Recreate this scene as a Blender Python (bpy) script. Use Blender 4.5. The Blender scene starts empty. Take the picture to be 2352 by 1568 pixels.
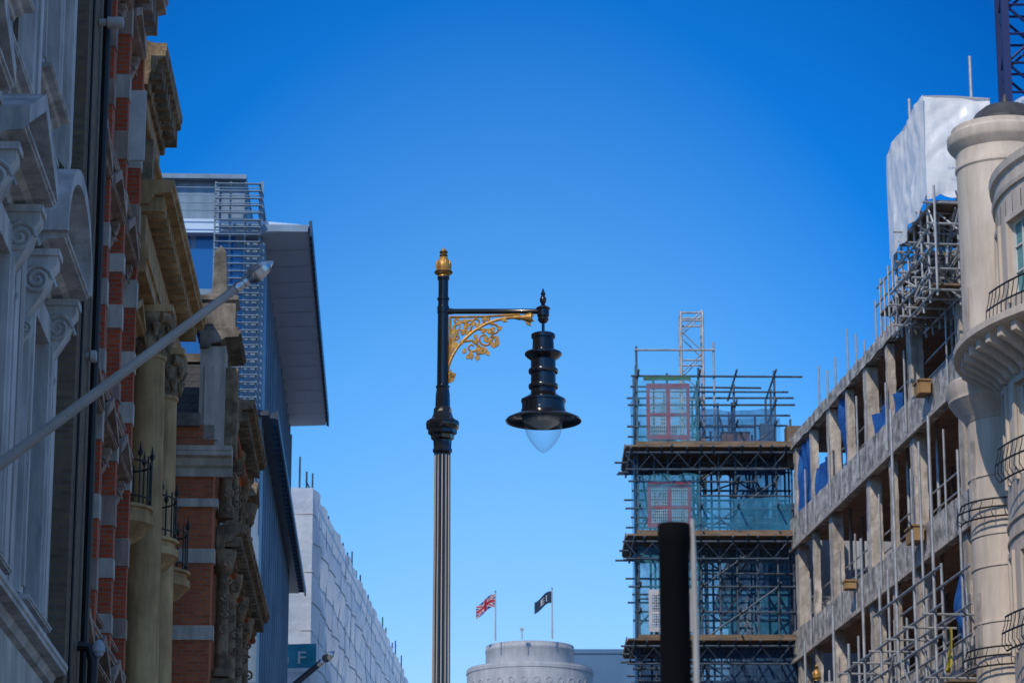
import bpy,bmesh,math,random
from mathutils import Vector,Matrix,noise
R=random.Random(7)
rad=math.radians; PI=math.pi
sc=bpy.context.scene; COL=sc.collection
F=6860.;TT=math.atan(1816/6860);CT,ST=math.cos(TT),math.sin(TT);EZ=1.6
def ray(u,v):
    a=(u-1176)/F;b=(784-v)/F
    return Vector((a,CT-b*ST,ST+b*CT))
def P(u,v,Y):
    d=ray(u,v);k=Y/d.y
    return Vector((d.x*k,Y,EZ+d.z*k))
def zv(v,Y): return P(1176,v,Y).z
# ------------------------------------------------------------ materials
def nt(name):
    m=bpy.data.materials.new(name);m.use_nodes=True
    t=m.node_tree;b=t.nodes['Principled BSDF'];return m,t,b
def lk(t,a,b): t.links.new(a,b)
def coords(t,stretch):
    tc=t.nodes.new('ShaderNodeTexCoord');mp=t.nodes.new('ShaderNodeMapping')
    mp.inputs['Scale'].default_value=stretch;lk(t,tc.outputs['Object'],mp.inputs['Vector']);return mp.outputs['Vector']
def noise_n(t,vec,scale,detail=6,rough=.6):
    n=t.nodes.new('ShaderNodeTexNoise');n.inputs['Scale'].default_value=scale;n.inputs['Detail'].default_value=detail
    n.inputs['Roughness'].default_value=rough;lk(t,vec,n.inputs['Vector']);return n.outputs['Fac']
def ramp(t,fac,stops):
    r=t.nodes.new('ShaderNodeValToRGB');e=r.color_ramp.elements
    while len(e)<len(stops): e.new(.5)
    for i,(p,c) in enumerate(stops): e[i].position=p;e[i].color=(c[0],c[1],c[2],1)
    lk(t,fac,r.inputs['Fac']);return r.outputs['Color']
def mixc(t,fac,a,b,mode='MIX'):
    m=t.nodes.new('ShaderNodeMix');m.data_type='RGBA';m.blend_type=mode
    if isinstance(fac,float): m.inputs[0].default_value=fac
    else: lk(t,fac,m.inputs[0])
    for s,x in ((6,a),(7,b)):
        if isinstance(x,tuple): m.inputs[s].default_value=(*x,1)
        else: lk(t,x,m.inputs[s])
    return m.outputs[2]
def bumpn(t,b,h,st,dist=.02):
    n=t.nodes.new('ShaderNodeBump');n.inputs['Strength'].default_value=st;n.inputs['Distance'].default_value=dist
    lk(t,h,n.inputs['Height']);lk(t,n.outputs['Normal'],b.inputs['Normal'])
def M(name,c,rough=.75,metal=0,c2=None,scale=2.,stretch=(1,1,1),bump=0,bscale=12,dirt=0,lo=.35,hi=.65,spec=.4,coat=0,bdist=.02,glow=0):
    m,t,b=nt(name);c2=c2 or tuple(x*.75 for x in c)
    v=coords(t,stretch);f=noise_n(t,v,scale);col=ramp(t,f,[(lo,c2),(hi,c)])
    if dirt:
        v2=coords(t,(1.6,1.6,.22));f2=noise_n(t,v2,1.7,8,.7)
        col=mixc(t,1.,col,ramp(t,f2,[(.38,(1-dirt,)*3),(.62,(1,1,1))]),'MULTIPLY')
    lk(t,col,b.inputs['Base Color']);b.inputs['Roughness'].default_value=rough;b.inputs['Metallic'].default_value=metal
    b.inputs['Specular IOR Level'].default_value=spec;b.inputs['Coat Weight'].default_value=coat
    if bump:
        v3=coords(t,(1,1,1));bumpn(t,b,noise_n(t,v3,bscale,5),bump,bdist)
    if glow:
        tl=t.nodes.new('ShaderNodeBsdfTranslucent');lk(t,col,tl.inputs['Color']);mx=t.nodes.new('ShaderNodeMixShader');mx.inputs[0].default_value=glow
        lk(t,b.outputs[0],mx.inputs[1]);lk(t,tl.outputs[0],mx.inputs[2]);lk(t,mx.outputs[0],t.nodes['Material Output'].inputs['Surface'])
    return m
def brick(name,c1,c2,mo,bw=.225,bh=.075,ms=.012):
    m,t,b=nt(name);tc=t.nodes.new('ShaderNodeTexCoord');sp=t.nodes.new('ShaderNodeSeparateXYZ');lk(t,tc.outputs['Object'],sp.inputs[0])
    ad=t.nodes.new('ShaderNodeMath');lk(t,sp.outputs[0],ad.inputs[0]);lk(t,sp.outputs[1],ad.inputs[1])
    cb=t.nodes.new('ShaderNodeCombineXYZ');lk(t,ad.outputs[0],cb.inputs[0]);lk(t,sp.outputs[2],cb.inputs[1])
    k=t.nodes.new('ShaderNodeTexBrick');k.inputs['Scale'].default_value=1;k.inputs['Brick Width'].default_value=bw;k.inputs['Row Height'].default_value=bh
    k.inputs['Mortar Size'].default_value=ms;k.inputs['Color1'].default_value=(*c1,1);k.inputs['Color2'].default_value=(*c2,1);k.inputs['Mortar'].default_value=(*mo,1)
    k.inputs['Bias'].default_value=-.1;lk(t,cb.outputs[0],k.inputs['Vector'])
    f=noise_n(t,coords(t,(1,1,.5)),1.1,7,.7)
    col=mixc(t,1.,k.outputs['Color'],ramp(t,f,[(.3,(.6,.58,.58)),(.7,(1.,1.,1.))]),'MULTIPLY')
    lk(t,col,b.inputs['Base Color']);b.inputs['Roughness'].default_value=.85
    bumpn(t,b,k.outputs['Fac'],-.5,.01);return m
def seethru(name,c,a,rough=.8,gl=False):
    m,t,b=nt(name);b.inputs['Base Color'].default_value=(*c,1);b.inputs['Roughness'].default_value=rough
    tr=t.nodes.new('ShaderNodeBsdfTransparent');mx=t.nodes.new('ShaderNodeMixShader')
    if gl:
        fr=t.nodes.new('ShaderNodeLayerWeight');fr.inputs[0].default_value=.3
        ma=t.nodes.new('ShaderNodeMath');ma.operation='MULTIPLY_ADD';ma.inputs[1].default_value=.4;ma.inputs[2].default_value=a;ma.use_clamp=True
        lk(t,fr.outputs['Facing'],ma.inputs[0]);lk(t,ma.outputs[0],mx.inputs[0])
    else:
        f=noise_n(t,coords(t,(1,1,1)),1.5,5)
        mr=t.nodes.new('ShaderNodeMapRange');mr.inputs[1].default_value=.3;mr.inputs[2].default_value=.7;mr.inputs[3].default_value=max(0,a-.18);mr.inputs[4].default_value=min(1,a+.18)
        lk(t,f,mr.inputs[0]);lk(t,mr.outputs[0],mx.inputs[0])
    lk(t,tr.outputs[0],mx.inputs[1]);lk(t,b.outputs[0],mx.inputs[2])
    lk(t,mx.outputs[0],t.nodes['Material Output'].inputs['Surface']);return m
m_stucco=M('stucco',(.66,.64,.62),.7,0,(.53,.515,.51),1.3,dirt=.48,bump=.2)
m_stock=brick('stock_brick',(.22,.16,.09),(.13,.1,.06),(.16,.14,.12))
m_red=brick('red_brick',(.66,.1,.03),(.48,.07,.023),(.32,.17,.11))
m_red2=brick('orange_brick',(.62,.15,.046),(.44,.085,.028),(.32,.19,.12))
m_pink=M('weathered_stone',(.5,.38,.31),.8,0,(.34,.25,.2),1.5,dirt=.48,bump=.3)
m_yel=M('honey_stone',(.62,.41,.2),.8,0,(.42,.26,.12),1.2,dirt=.5,bump=.4,bscale=8)
m_carv=M('carved_stone',(.42,.31,.195),.85,0,(.16,.115,.07),3.5,dirt=.5,bump=.8,bscale=7,bdist=.06)
m_port=M('portland_stone',(.64,.59,.52),.75,0,(.47,.43,.38),1.4,dirt=.42,bump=.2)
m_dkst=M('soot_stone',(.28,.25,.22),.85,0,(.1,.09,.075),2.5,dirt=.45,bump=.5)
m_slate=brick('slate',(.075,.08,.09),(.05,.055,.065),(.025,.025,.03),.3,.18,.01)
m_lead=M('lead',(.09,.085,.085),.5,.2,dirt=.3)
def glass(name,c,rough=.06):
    m,t,b=nt(name);b.inputs['Base Color'].default_value=(*c,1);b.inputs['Roughness'].default_value=rough;b.inputs['Specular IOR Level'].default_value=.9
    f=noise_n(t,coords(t,(1,1,1)),.8,2);bumpn(t,b,f,.08,.05);return m
m_glass=glass('dark_glass',(.02,.025,.03));m_bglass=glass('blue_glass',(.012,.1,.34),.1)
m_teal=M('teal_blind',(.1,.3,.32),.4,0,(.06,.21,.24),1,stretch=(.2,.2,14))
m_sash=M('white_sash',(.66,.65,.63),.5)
m_steelp=M('grey_blue_panel',(.24,.34,.46),.4,.15,(.17,.26,.36),.6,dirt=.25)
m_steeld=M('dark_steel',(.06,.075,.1),.4,.3)
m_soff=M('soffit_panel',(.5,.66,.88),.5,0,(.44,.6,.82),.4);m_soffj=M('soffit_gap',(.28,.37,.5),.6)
m_alu=M('aluminium',(.2,.28,.36),.4,.4,(.14,.2,.27),2)
m_sheet=M('white_sheeting',(.84,.89,.95),.5,0,(.68,.75,.84),.55,bump=.6,bscale=2.2,bdist=.1,stretch=(1,1,.5),glow=.45)
m_sheet2=M('white_shrink_wrap',(.93,.93,.93),.35,0,(.85,.86,.88),.8,bump=.5,bscale=1.1,bdist=.15,glow=.25)
m_teals=M('teal_print',(.03,.3,.4),.5);m_wprint=M('white_print',(.75,.75,.75),.5);m_bprint=M('blue_print',(.1,.2,.45),.5)
m_conc=M('raw_concrete',(.68,.64,.59),.9,0,(.28,.26,.245),2.6,dirt=.5,bump=.5,bscale=5,bdist=.05,lo=.4,hi=.6)
m_concl=M('pale_concrete',(.62,.56,.5),.9,0,(.4,.35,.31),2.2,dirt=.4,bump=.5,bscale=6,bdist=.05)
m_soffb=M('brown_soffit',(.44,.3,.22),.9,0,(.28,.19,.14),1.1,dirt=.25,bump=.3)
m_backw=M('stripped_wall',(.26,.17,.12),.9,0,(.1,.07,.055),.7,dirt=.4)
m_tube=M('galvanised_tube',(.42,.43,.45),.45,.3,(.26,.28,.3),3)
m_tubed=M('weathered_tube',(.085,.12,.165),.5,.35,(.035,.055,.085),3)
m_wood=M('scaffold_board',(.24,.17,.115),.85,0,(.12,.088,.06),2.5,stretch=(.6,3,3))
m_ply=M('plywood',(.36,.22,.1),.8,0,(.24,.14,.06),1.5)
m_tarp=M('blue_tarpaulin',(.025,.15,.48),.5,0,(.012,.07,.3),1.5,bump=.6,bscale=3,bdist=.1,glow=.25)
m_net=seethru('blue_netting',(.03,.25,.46),.45);m_netl=seethru('light_netting',(.05,.32,.48),.32);m_net2=seethru('dark_netting',(.015,.07,.17),.56)
m_redp=M('red_paint',(.36,.02,.04),.6);m_mesh=M('pale_mesh',(.5,.52,.56),.5,.1);m_green=M('green_banner',(.04,.13,.09),.6)
m_black=M('gloss_black_paint',(.009,.009,.011),.2,0,(.006,.006,.008),3,spec=.5,coat=.5)
m_hilite=M('painted_highlight',(.46,.42,.39),.35,.1,(.3,.275,.255),2.5,stretch=(1,1,.3))  # pale tan for the highlights painted along the lamp column's ribs
m_gold=M('gilt',(.56,.31,.08),.42,.35,(.3,.15,.03),14,bump=.3,bscale=40,bdist=.01)
m_dgold=M('darkened_gilt',(.12,.07,.025),.5,.3,(.05,.03,.015),14)
m_bowl=seethru('clear_bowl',(.36,.37,.39),.03,.04,True);m_refl=M('white_reflector',(.6,.6,.6),.3,.4)
m_cream=M('cream_render',(.64,.55,.46),.75,0,(.54,.455,.375),.8,dirt=.22,bump=.15)
m_iron=M('black_iron',(.015,.015,.017),.45)
m_polew=M('flagpole_paint',(.44,.42,.4),.45,0,(.34,.32,.3),2);m_rod=M('grey_rod',(.4,.39,.38),.5);m_silver=M('silver_finial',(.62,.64,.66),.22,.9,(.45,.47,.5),5)
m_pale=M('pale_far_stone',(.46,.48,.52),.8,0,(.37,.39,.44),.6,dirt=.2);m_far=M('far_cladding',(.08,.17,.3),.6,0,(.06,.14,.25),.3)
m_crane=M('crane_blue',(.007,.022,.12),.5,0,(.005,.015,.08),1)
m_matt=M('matt_black',(.005,.005,.006),.85,0,(.003,.003,.004),2,spec=.08)
m_asph=M('asphalt',(.06,.06,.06),.9,0,(.04,.04,.042),3,bump=.3,bscale=60);m_pave=brick('paving',(.4,.38,.35),(.34,.32,.3),(.18,.18,.17),.75,.5,.01)
m_kerb=M('kerb_granite',(.3,.3,.3),.8,0,None,6);m_line=M('road_paint',(.75,.74,.7),.7);m_weed=M('dry_weed',(.09,.1,.035),.8)
m_flr=M('flag_red',(.55,.03,.06),.8,glow=.3);m_flb=M('flag_blue',(.02,.05,.25),.8,glow=.3);m_flw=M('flag_white',(.75,.75,.78),.8,glow=.3);m_fld=M('flag_navy',(.02,.05,.1),.8,glow=.3)
# ------------------------------------------------------------ mesh builder
IDT=lambda x,y,z: Vector((x,y,z))
class MB:
    def __init__(s,T=None): s.v=[];s.f=[];s.T=T or IDT;s.mi=None
    def add(s,pts,faces):
        o=len(s.v);s.v+=[s.T(*p) for p in pts];s.f+=[tuple(i+o for i in f) for f in faces];return s
    def box(s,x0,x1,y0,y1,z0,z1):
        return s.add([(x0,y0,z0),(x1,y0,z0),(x1,y1,z0),(x0,y1,z0),(x0,y0,z1),(x1,y0,z1),(x1,y1,z1),(x0,y1,z1)],
            [(0,3,2,1),(4,5,6,7),(0,1,5,4),(1,2,6,5),(2,3,7,6),(3,0,4,7)])
    def prism(s,prof,ax,lo,hi):
        n=len(prof);f={'x':lambda a,b,t:(t,a,b),'y':lambda a,b,t:(a,t,b),'z':lambda a,b,t:(a,b,t)}[ax]
        return s.add([f(a,b,lo) for a,b in prof]+[f(a,b,hi) for a,b in prof],
            [tuple(range(n))[::-1],tuple(range(n,2*n))]+[(i,(i+1)%n,n+(i+1)%n,n+i) for i in range(n)])
    def lathe(s,cx,cy,prof,n=24,fl=None,a0=0,a1=2*PI):
        full=abs(a1-a0-2*PI)<1e-6;c=n if full else n+1;pts=[]
        for r,z in prof:
            for i in range(c):
                a=a0+(a1-a0)*i/n;k=fl(i) if fl else 1
                pts.append((cx+r*k*math.cos(a),cy+r*k*math.sin(a),z))
        fs=[]
        for j in range(len(prof)-1):
            for i in range(n):
                i2=(i+1)%c;fs.append((j*c+i,j*c+i2,(j+1)*c+i2,(j+1)*c+i))
        if full: fs+=[tuple(range(c))[::-1],tuple(range((len(prof)-1)*c,len(prof)*c))]
        return s.add(pts,fs)
    def tube(s,path,r,n=7,flat=None):
        path=[Vector(p) for p in path];N=len(path);rs=r if isinstance(r,(list,tuple)) else [r]*N
        pts=[];up=None
        for i,p in enumerate(path):
            t=(path[min(i+1,N-1)]-path[max(i-1,0)]).normalized()
            if up is None:
                up=Vector((0,0,1)) if abs(t.z)<.9 else Vector((0,1,0))
            e1=t.cross(up)
            if e1.length<1e-4: e1=t.cross(Vector((1,0,0)))
            e1.normalize();e2=e1.cross(t).normalized();up=e2
            for k in range(n):
                a=2*PI*k/n;q=p+(e1*math.cos(a)+e2*math.sin(a))*rs[i];pts.append(tuple(q))
        fs=[(i*n+k,i*n+(k+1)%n,(i+1)*n+(k+1)%n,(i+1)*n+k) for i in range(N-1) for k in range(n)]
        fs+=[tuple(range(n))[::-1],tuple(range((N-1)*n,N*n))]
        return s.add(pts,fs)
    def grid(s,fn,nu,nv):
        return s.add([fn(i/nu,j/nv) for j in range(nv+1) for i in range(nu+1)],
            [(j*(nu+1)+i,j*(nu+1)+i+1,(j+1)*(nu+1)+i+1,(j+1)*(nu+1)+i) for j in range(nv) for i in range(nu)])
    def axis(s,p,d,prof,n=16):
        p=Vector(p);d=Vector(d).normalized();up=Vector((0,0,1)) if abs(d.z)<.9 else Vector((0,1,0));a=d.cross(up).normalized();b=a.cross(d)
        pts=[];c=len(prof)
        for r,t in prof:
            for i in range(n):
                w=2*PI*i/n;pts.append(tuple(p+d*t+(a*math.cos(w)+b*math.sin(w))*r))
        fs=[(j*n+i,j*n+(i+1)%n,(j+1)*n+(i+1)%n,(j+1)*n+i) for j in range(c-1) for i in range(n)]
        return s.add(pts,fs+[tuple(range(n))[::-1],tuple(range((c-1)*n,c*n))])
INV={}
def thing(name,label,cat,loc=(0,0,0),rz=0,group=None):
    o=bpy.data.objects.new(name,None);COL.objects.link(o);o.location=loc;o.rotation_euler=(0,0,rz)
    o['label']=label;o['category']=cat
    if group:o['group']=group
    INV[o.name]=(Matrix.Translation(Vector(loc))@Matrix.Rotation(rz,4,'Z')).inverted();return o
def part(name,mb,mt,parent=None,smooth=True,label=None,recalc=True,kind=None):
    me=bpy.data.meshes.new(name);inv=INV[parent.name] if parent else Matrix.Identity(4)
    me.from_pydata([tuple(inv@p) for p in mb.v],[],mb.f)
    for x in (mt if isinstance(mt,list) else [mt]): me.materials.append(x)
    if recalc:
        bm=bmesh.new();bm.from_mesh(me);bmesh.ops.recalc_face_normals(bm,faces=bm.faces);bm.to_mesh(me);bm.free()
    if mb.mi: me.polygons.foreach_set('material_index',mb.mi)
    if smooth:
        me.polygons.foreach_set('use_smooth',[True]*len(me.polygons));me.set_sharp_from_angle(angle=rad(38))
    o=bpy.data.objects.new(name,me);COL.objects.link(o)
    if parent:o.parent=parent
    INV[o.name]=inv
    if label:o['label']=label
    if kind:o['kind']=kind
    return o
def solo(name,mb,mt,label,cat,group=None,smooth=True):
    c=sum(mb.v,Vector())/len(mb.v);c.z=min(p.z for p in mb.v)
    me=MB();me.v=[p-c for p in mb.v];me.f=mb.f;me.mi=mb.mi
    o=part(name,me,mt,None,smooth);o.location=c;o['label']=label;o['category']=cat
    if group:o['group']=group
    return o
def struct(name,mb,mt): o=part(name,mb,mt,None,False);o['kind']='structure';return o
def tmesh(body,size,fn):
    cu=bpy.data.curves.new('t','FONT');cu.body=body;cu.size=size;ob=bpy.data.objects.new('t',cu);COL.objects.link(ob)
    bpy.context.view_layer.update();dg=bpy.context.evaluated_depsgraph_get();me=bpy.data.meshes.new_from_object(ob.evaluated_get(dg))
    m=MB();m.v=[fn(v.co.x,v.co.y) for v in me.vertices];m.f=[tuple(p.vertices) for p in me.polygons]
    bpy.data.objects.remove(ob);bpy.data.curves.remove(cu);bpy.data.meshes.remove(me);return m
class Fac:
    def __init__(s,x0,y0,tn,side):
        s.th=math.atan(tn);s.o=Vector((x0,y0,0));s.a=Vector((math.sin(s.th),math.cos(s.th),0))
        s.n=Vector((math.cos(s.th),-math.sin(s.th),0))*side
    def pt(s,a,d,z): p=s.o+s.a*a+s.n*d;return Vector((p.x,p.y,z))
    def root(s,name,label,cat,a,group=None): return thing(name,label,cat,tuple(s.pt(a,0,0)),PI/2-s.th,group)
    def hit(s,u,v,d=0):
        ry=ray(u,v);o=s.o+s.n*d;E=Vector((0,0,EZ));t=(o-E).dot(s.n)/ry.dot(s.n);p=E+ry*t;return (p-s.o).dot(s.a),p.z
class Cyl:
    def __init__(s,cx,cy,r,a0): s.c=(cx,cy);s.r=r;s.a0=a0
    def pt(s,a,d,z):
        w=s.a0-a/s.r;return Vector((s.c[0]+(s.r+d)*math.cos(w),s.c[1]+(s.r+d)*math.sin(w),z))
# ------------------------------------------------------------ facade kit
def wall(m,s0,s1,z0,z1,d,ops,dep=.3,step=None):
    ss={s0,s1};zz={z0,z1}
    for a,b,c,e in ops: ss|={a,b};zz|={c,e}
    if step:
        k=s0
        while k<s1: ss.add(k);k+=step
    ss=sorted(x for x in ss if s0<=x<=s1);zz=sorted(x for x in zz if z0<=x<=z1)
    for i in range(len(ss)-1):
        for j in range(len(zz)-1):
            cs=(ss[i]+ss[i+1])/2;cz=(zz[j]+zz[j+1])/2
            if any(a<cs<b and c<cz<e for a,b,c,e in ops): continue
            m.add([(ss[i],d,zz[j]),(ss[i+1],d,zz[j]),(ss[i+1],d,zz[j+1]),(ss[i],d,zz[j+1])],[(0,1,2,3)])
    for a,b,c,e in ops:
        for p,q in (((a,c),(b,c)),((b,c),(b,e)),((b,e),(a,e)),((a,e),(a,c))):
            m.add([(p[0],d,p[1]),(q[0],d,q[1]),(q[0],d-dep,q[1]),(p[0],d-dep,p[1])],[(0,1,2,3)])
def window(root,fac,s,z0,w,h,d,fm,gm,cols=2,rows=2,t=.07):
    m=MB(fac.pt);a,b=s-w/2,s+w/2
    m.box(a,a+t,d-.06,d,z0,z0+h).box(b-t,b,d-.06,d,z0,z0+h).box(a+t,b-t,d-.06,d,z0,z0+t).box(a+t,b-t,d-.06,d,z0+h-t,z0+h)
    for i in range(1,cols): x=a+w*i/cols;m.box(x-t*.3,x+t*.3,d-.05,d-.01,z0+t,z0+h-t)
    for i in range(1,rows): z=z0+h*i/rows;m.box(a+t,b-t,d-.052,d-.004,z-t*.35,z+t*.35)
    fr=part('window',m,fm,root,False);g=MB(fac.pt).box(a+.01,b-.01,d-.09,d-.045,z0+.01,z0+h-.01);part('pane',g,gm,fr,False);return fr
def corn(d,z,h,p): return [(d,z),(d+p*.22,z),(d+p*.28,z+h*.28),(d+p*.5,z+h*.36),(d+p*.62,z+h*.6),(d+p*.95,z+h*.66),(d+p*.95,z+h*.8),(d+p,z+h*.84),(d+p,z+h),(d,z+h)]
def cornice(root,fac,s0,s1,d,z,h,p,mt,name='cornice',mod=0):
    m=MB(fac.pt).prism(corn(d,z,h,p),'x',s0,s1)
    if mod:
        k=s0+mod/2
        while k<s1-.1: m.box(k-mod*.2,k+mod*.2,d+.01,d+p*.8,z+h*.18,z+h*.58);k+=mod
    return part(name,m,mt,root,False)
def spiral(c,r,n,a0,sg=1,turns=2.,s=0):
    out=[]
    for i in range(n+1):
        t=i/n;a=a0+sg*turns*2*PI*t;q=r*(1-.85*t);out.append((s,c[0]+q*math.cos(a),c[1]+q*math.sin(a)))
    return out
def console(root,fac,s,w,d,zt,h,p,mt):
    pr=[(d-.02,zt),(d+p,zt),(d+p,zt-.1*h)]
    for i in range(1,15):
        t=.1+.9*i/15
        x=p*(.9*math.cos((t-.1)*1.75)**2 if t<.62 else .3+.2*math.sin((t-.62)/.38*PI)-.2*(t-.62)/.38);pr.append((d+max(x,.06),zt-t*h))
    pr.append((d-.02,zt-h));m=MB(fac.pt).prism(pr,'x',s-w/2,s+w/2)
    for e in (s-w/2-.012,s+w/2+.012):
        m.tube(spiral((d+p*.52,zt-h*.27),p*.4,26,0,1,2.2,s=e),p*.055,5)
        m.tube(spiral((d+p*.26,zt-h*.8),p*.22,16,PI,-1,1.8,s=e),p*.045,5)
    m.box(s-w*.62,s+w*.62,d-.015,d+p*1.06,zt-.012,zt+.07)
    return part('console',m,mt,root)
def hood(root,fac,s,w,zb,rise,d,p,t,kind,mt):
    m=MB(fac.pt);a,b=s-w/2,s+w/2
    m.prism(corn(d,zb,t,p),'x',a,b)
    if kind=='tri':
        for x0,x1 in ((a,s),(b,s)): m.prism([(x0,zb+t),(x0,zb+2*t),(x1,zb+t+rise+t),(x1,zb+t+rise)],'y',d-.03,d+p*1.03)
        m.prism([(a+.05,zb+t-.02),(b-.05,zb+t-.02),(s,zb+t+rise)],'y',d-.02,d+p*.35)
    else:
        N=14;pts=[(s-w/2*math.cos(PI*i/N),zb+t+rise*math.sin(PI*i/N)) for i in range(N+1)]
        po=[(s-(w/2+t*.5)*math.cos(PI*i/N),zb+t+(rise+t)*math.sin(PI*i/N)) for i in range(N+1)]
        for i in range(N):
            m.prism([pts[i],po[i],po[i+1],pts[i+1]],'y',d-.03,d+p*1.03)
        m.prism([(x,z) for x,z in pts],'y',d-.02,d+p*.3)
    return part('pediment',m,mt,root,False)
def surround(root,fac,s,z0,w,h,d,p,t,mt):
    m=MB(fac.pt);a,b=s-w/2,s+w/2
    for q0,q1 in ((a-t,a),(b,b+t)):
        m.box(q0,q1,d-.02,d+p,z0,z0+h+t);m.box(q0+t*.3,q1-t*.3,d,d+p+.035,z0+.1,z0+h)
    m.box(a,b,d-.02,d+p-.003,z0+h,z0+h+t);return part('window_surround',m,mt,root,False)
def sill(root,fac,s,z,w,d,p,mt,h=.16):
    return part('sill',MB(fac.pt).prism(corn(d,z,h,p),'x',s-w/2,s+w/2),mt,root,False)
def body(root,fac,s0,s1,d0,d1,z0,z1,mt): return part('building_body',MB(fac.pt).box(s0,s1,d0,d1,z0,z1),mt,root,False)
def weed(c,n,h,lab):
    m=MB()
    for k in range(n):
        a=R.random()*6.28;q=.12*R.random();b=Vector((c.x+q*math.cos(a),c.y+q*math.sin(a),c.z-.03));l=h*(.5+.6*R.random());e=Vector((math.cos(a)*.35*l,math.sin(a)*.35*l,0))
        m.tube([b,b+e*.4+Vector((0,0,l*.6)),b+e*1.1+Vector((0,0,l))],[.012,.01,.002],4)
    solo('weed_tuft',m,m_weed,lab,'weed')
# ------------------------------------------------------------ setting
struct('ground',MB().box(-900,900,-300,2500,-.4,-.004),m_asph)
struct('road',MB().add([(-2.9,-60,.002),(5.6,-60,.002),(5.6,230,.002),(-2.9,230,.002)],[(0,1,2,3)]),m_asph)
struct('pavement',MB().box(-14,-3.1,-60,240,-.1,.12),m_pave);struct('pavement',MB().box(5.8,40,-60,240,-.1,.12),m_pave)
struct('kerb',MB().box(-3.1,-2.9,-60,240,-.1,.13),m_kerb);struct('kerb',MB().box(5.6,5.8,-60,240,-.1,.13),m_kerb)
mk=MB()
for y in range(-20,220,6): mk.add([(1.3,y,.006),(1.42,y,.006),(1.42,y+3,.006),(1.3,y+3,.006)],[(0,1,2,3)])
struct('road_marking',mk,m_line)
# ------------------------------------------------------------ left row
FL=Fac(-4.24,0,-.0389,1)
# L1 stucco house
r=FL.root('stucco_building','grey white stucco building with scrolled consoles and pediments, nearest on the left','building',26)
d=-.35;ops=[];bays=[27.6,31.6,35.6]
for s in bays:
    ops+=[(s-.8,s+.8,7.7,11.2),(s-.75,s+.75,14.3,17.6),(s-.75,s+.75,20,22.6)]
m=MB(FL.pt);wall(m,25,38.1,0,24,d,ops,.35);part('wall',m,m_stucco,r,False)
body(r,FL,25,40,-12,d-.36,0,24,m_stucco)
part('added_shade_wing',MB(FL.pt).box(21.5,24.6,-12,.2,0,31),m_stucco,r,False)  # unseen wing, added to keep the stucco front in shade
part('brick_strip',MB(FL.pt).box(38.1,40.1,d-.3,-.02,0,24),m_stock,r,False)
part('brick_bay',MB(FL.pt).box(33.1,34.1,d-.05,d+.06,13.6,17.2),m_stock,r,False)
part('drainpipe',MB(FL.pt).tube([(39.6,.07,1),(39.6,.07,24)],.055,8),m_iron,r)
part('cable',MB(FL.pt).tube([(38.4,.01,2),(38.45,.01,14),(38.35,.01,24)],.018,5),m_iron,r)
for s in bays:
    surround(r,FL,s,7.7,1.6,3.5,d,.18,.34,m_stucco)
    window(r,FL,s,7.7,1.6,3.5,d-.22,m_sash,m_glass,2,2)
    sill(r,FL,s,7.5,2.5,d,.3,m_stucco)
    for e in (-1.12,1.12): console(r,FL,s+e,.32,d,11.75,1.15,.48,m_stucco)
    hood(r,FL,s,2.8,11.8,.62 if s!=35.6 else .95,d,.6,.2,'tri' if s!=35.6 else 'seg',m_stucco)
    surround(r,FL,s,14.3,1.5,3.3,d,.16,.26,m_stucco);window(r,FL,s,14.3,1.5,3.3,d-.22,m_sash,m_glass,2,2)
    sill(r,FL,s,14.1,2.2,d,.3,m_stucco)
    hood(r,FL,s,2.5,17.95,.6,d,.5,.17,'tri',m_stucco)
    for e in (-1,1): console(r,FL,s+e,.25,d,17.9,.7,.36,m_stucco)
    window(r,FL,s,20,1.5,2.6,d-.22,m_sash,m_glass,2,2)
    for e in (-1.75,1.75):
        m=MB(FL.pt)
        for k in range(3): m.box(s+e-.24+.05*k,s+e+.24-.05*k,d-.01,d+.12+.06*k,13.3+.08*k,18.6-.08*k)
        m.prism(corn(d+.02,18.55,.3,.3),'x',s+e-.3,s+e+.3);part('pilaster',m,m_stucco,r,False)
        m=MB(FL.pt)
        for k in range(2): m.box(s+e-.24+.06*k,s+e+.24-.06*k,d-.01,d+.1+.06*k,7.6+.08*k,12.6-.08*k)
        part('pilaster',m,m_stucco,r,False)
cornice(r,FL,25,38.1,d,7.0,.38,.38,m_stucco);cornice(r,FL,25,38.1,d,13.15,.22,.28,m_stucco,'string_course')
cornice(r,FL,25,38.1,d,19,.55,.6,m_stucco);part('shopfront_fascia',MB(FL.pt).box(25,38.1,d-.1,d+.22,3.6,6.98),m_port,r,False)
weed(FL.pt(35.9,.05,13.13),16,.4,'tuft of dry weeds sprouting on the arched pediment of the stucco building')
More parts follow.
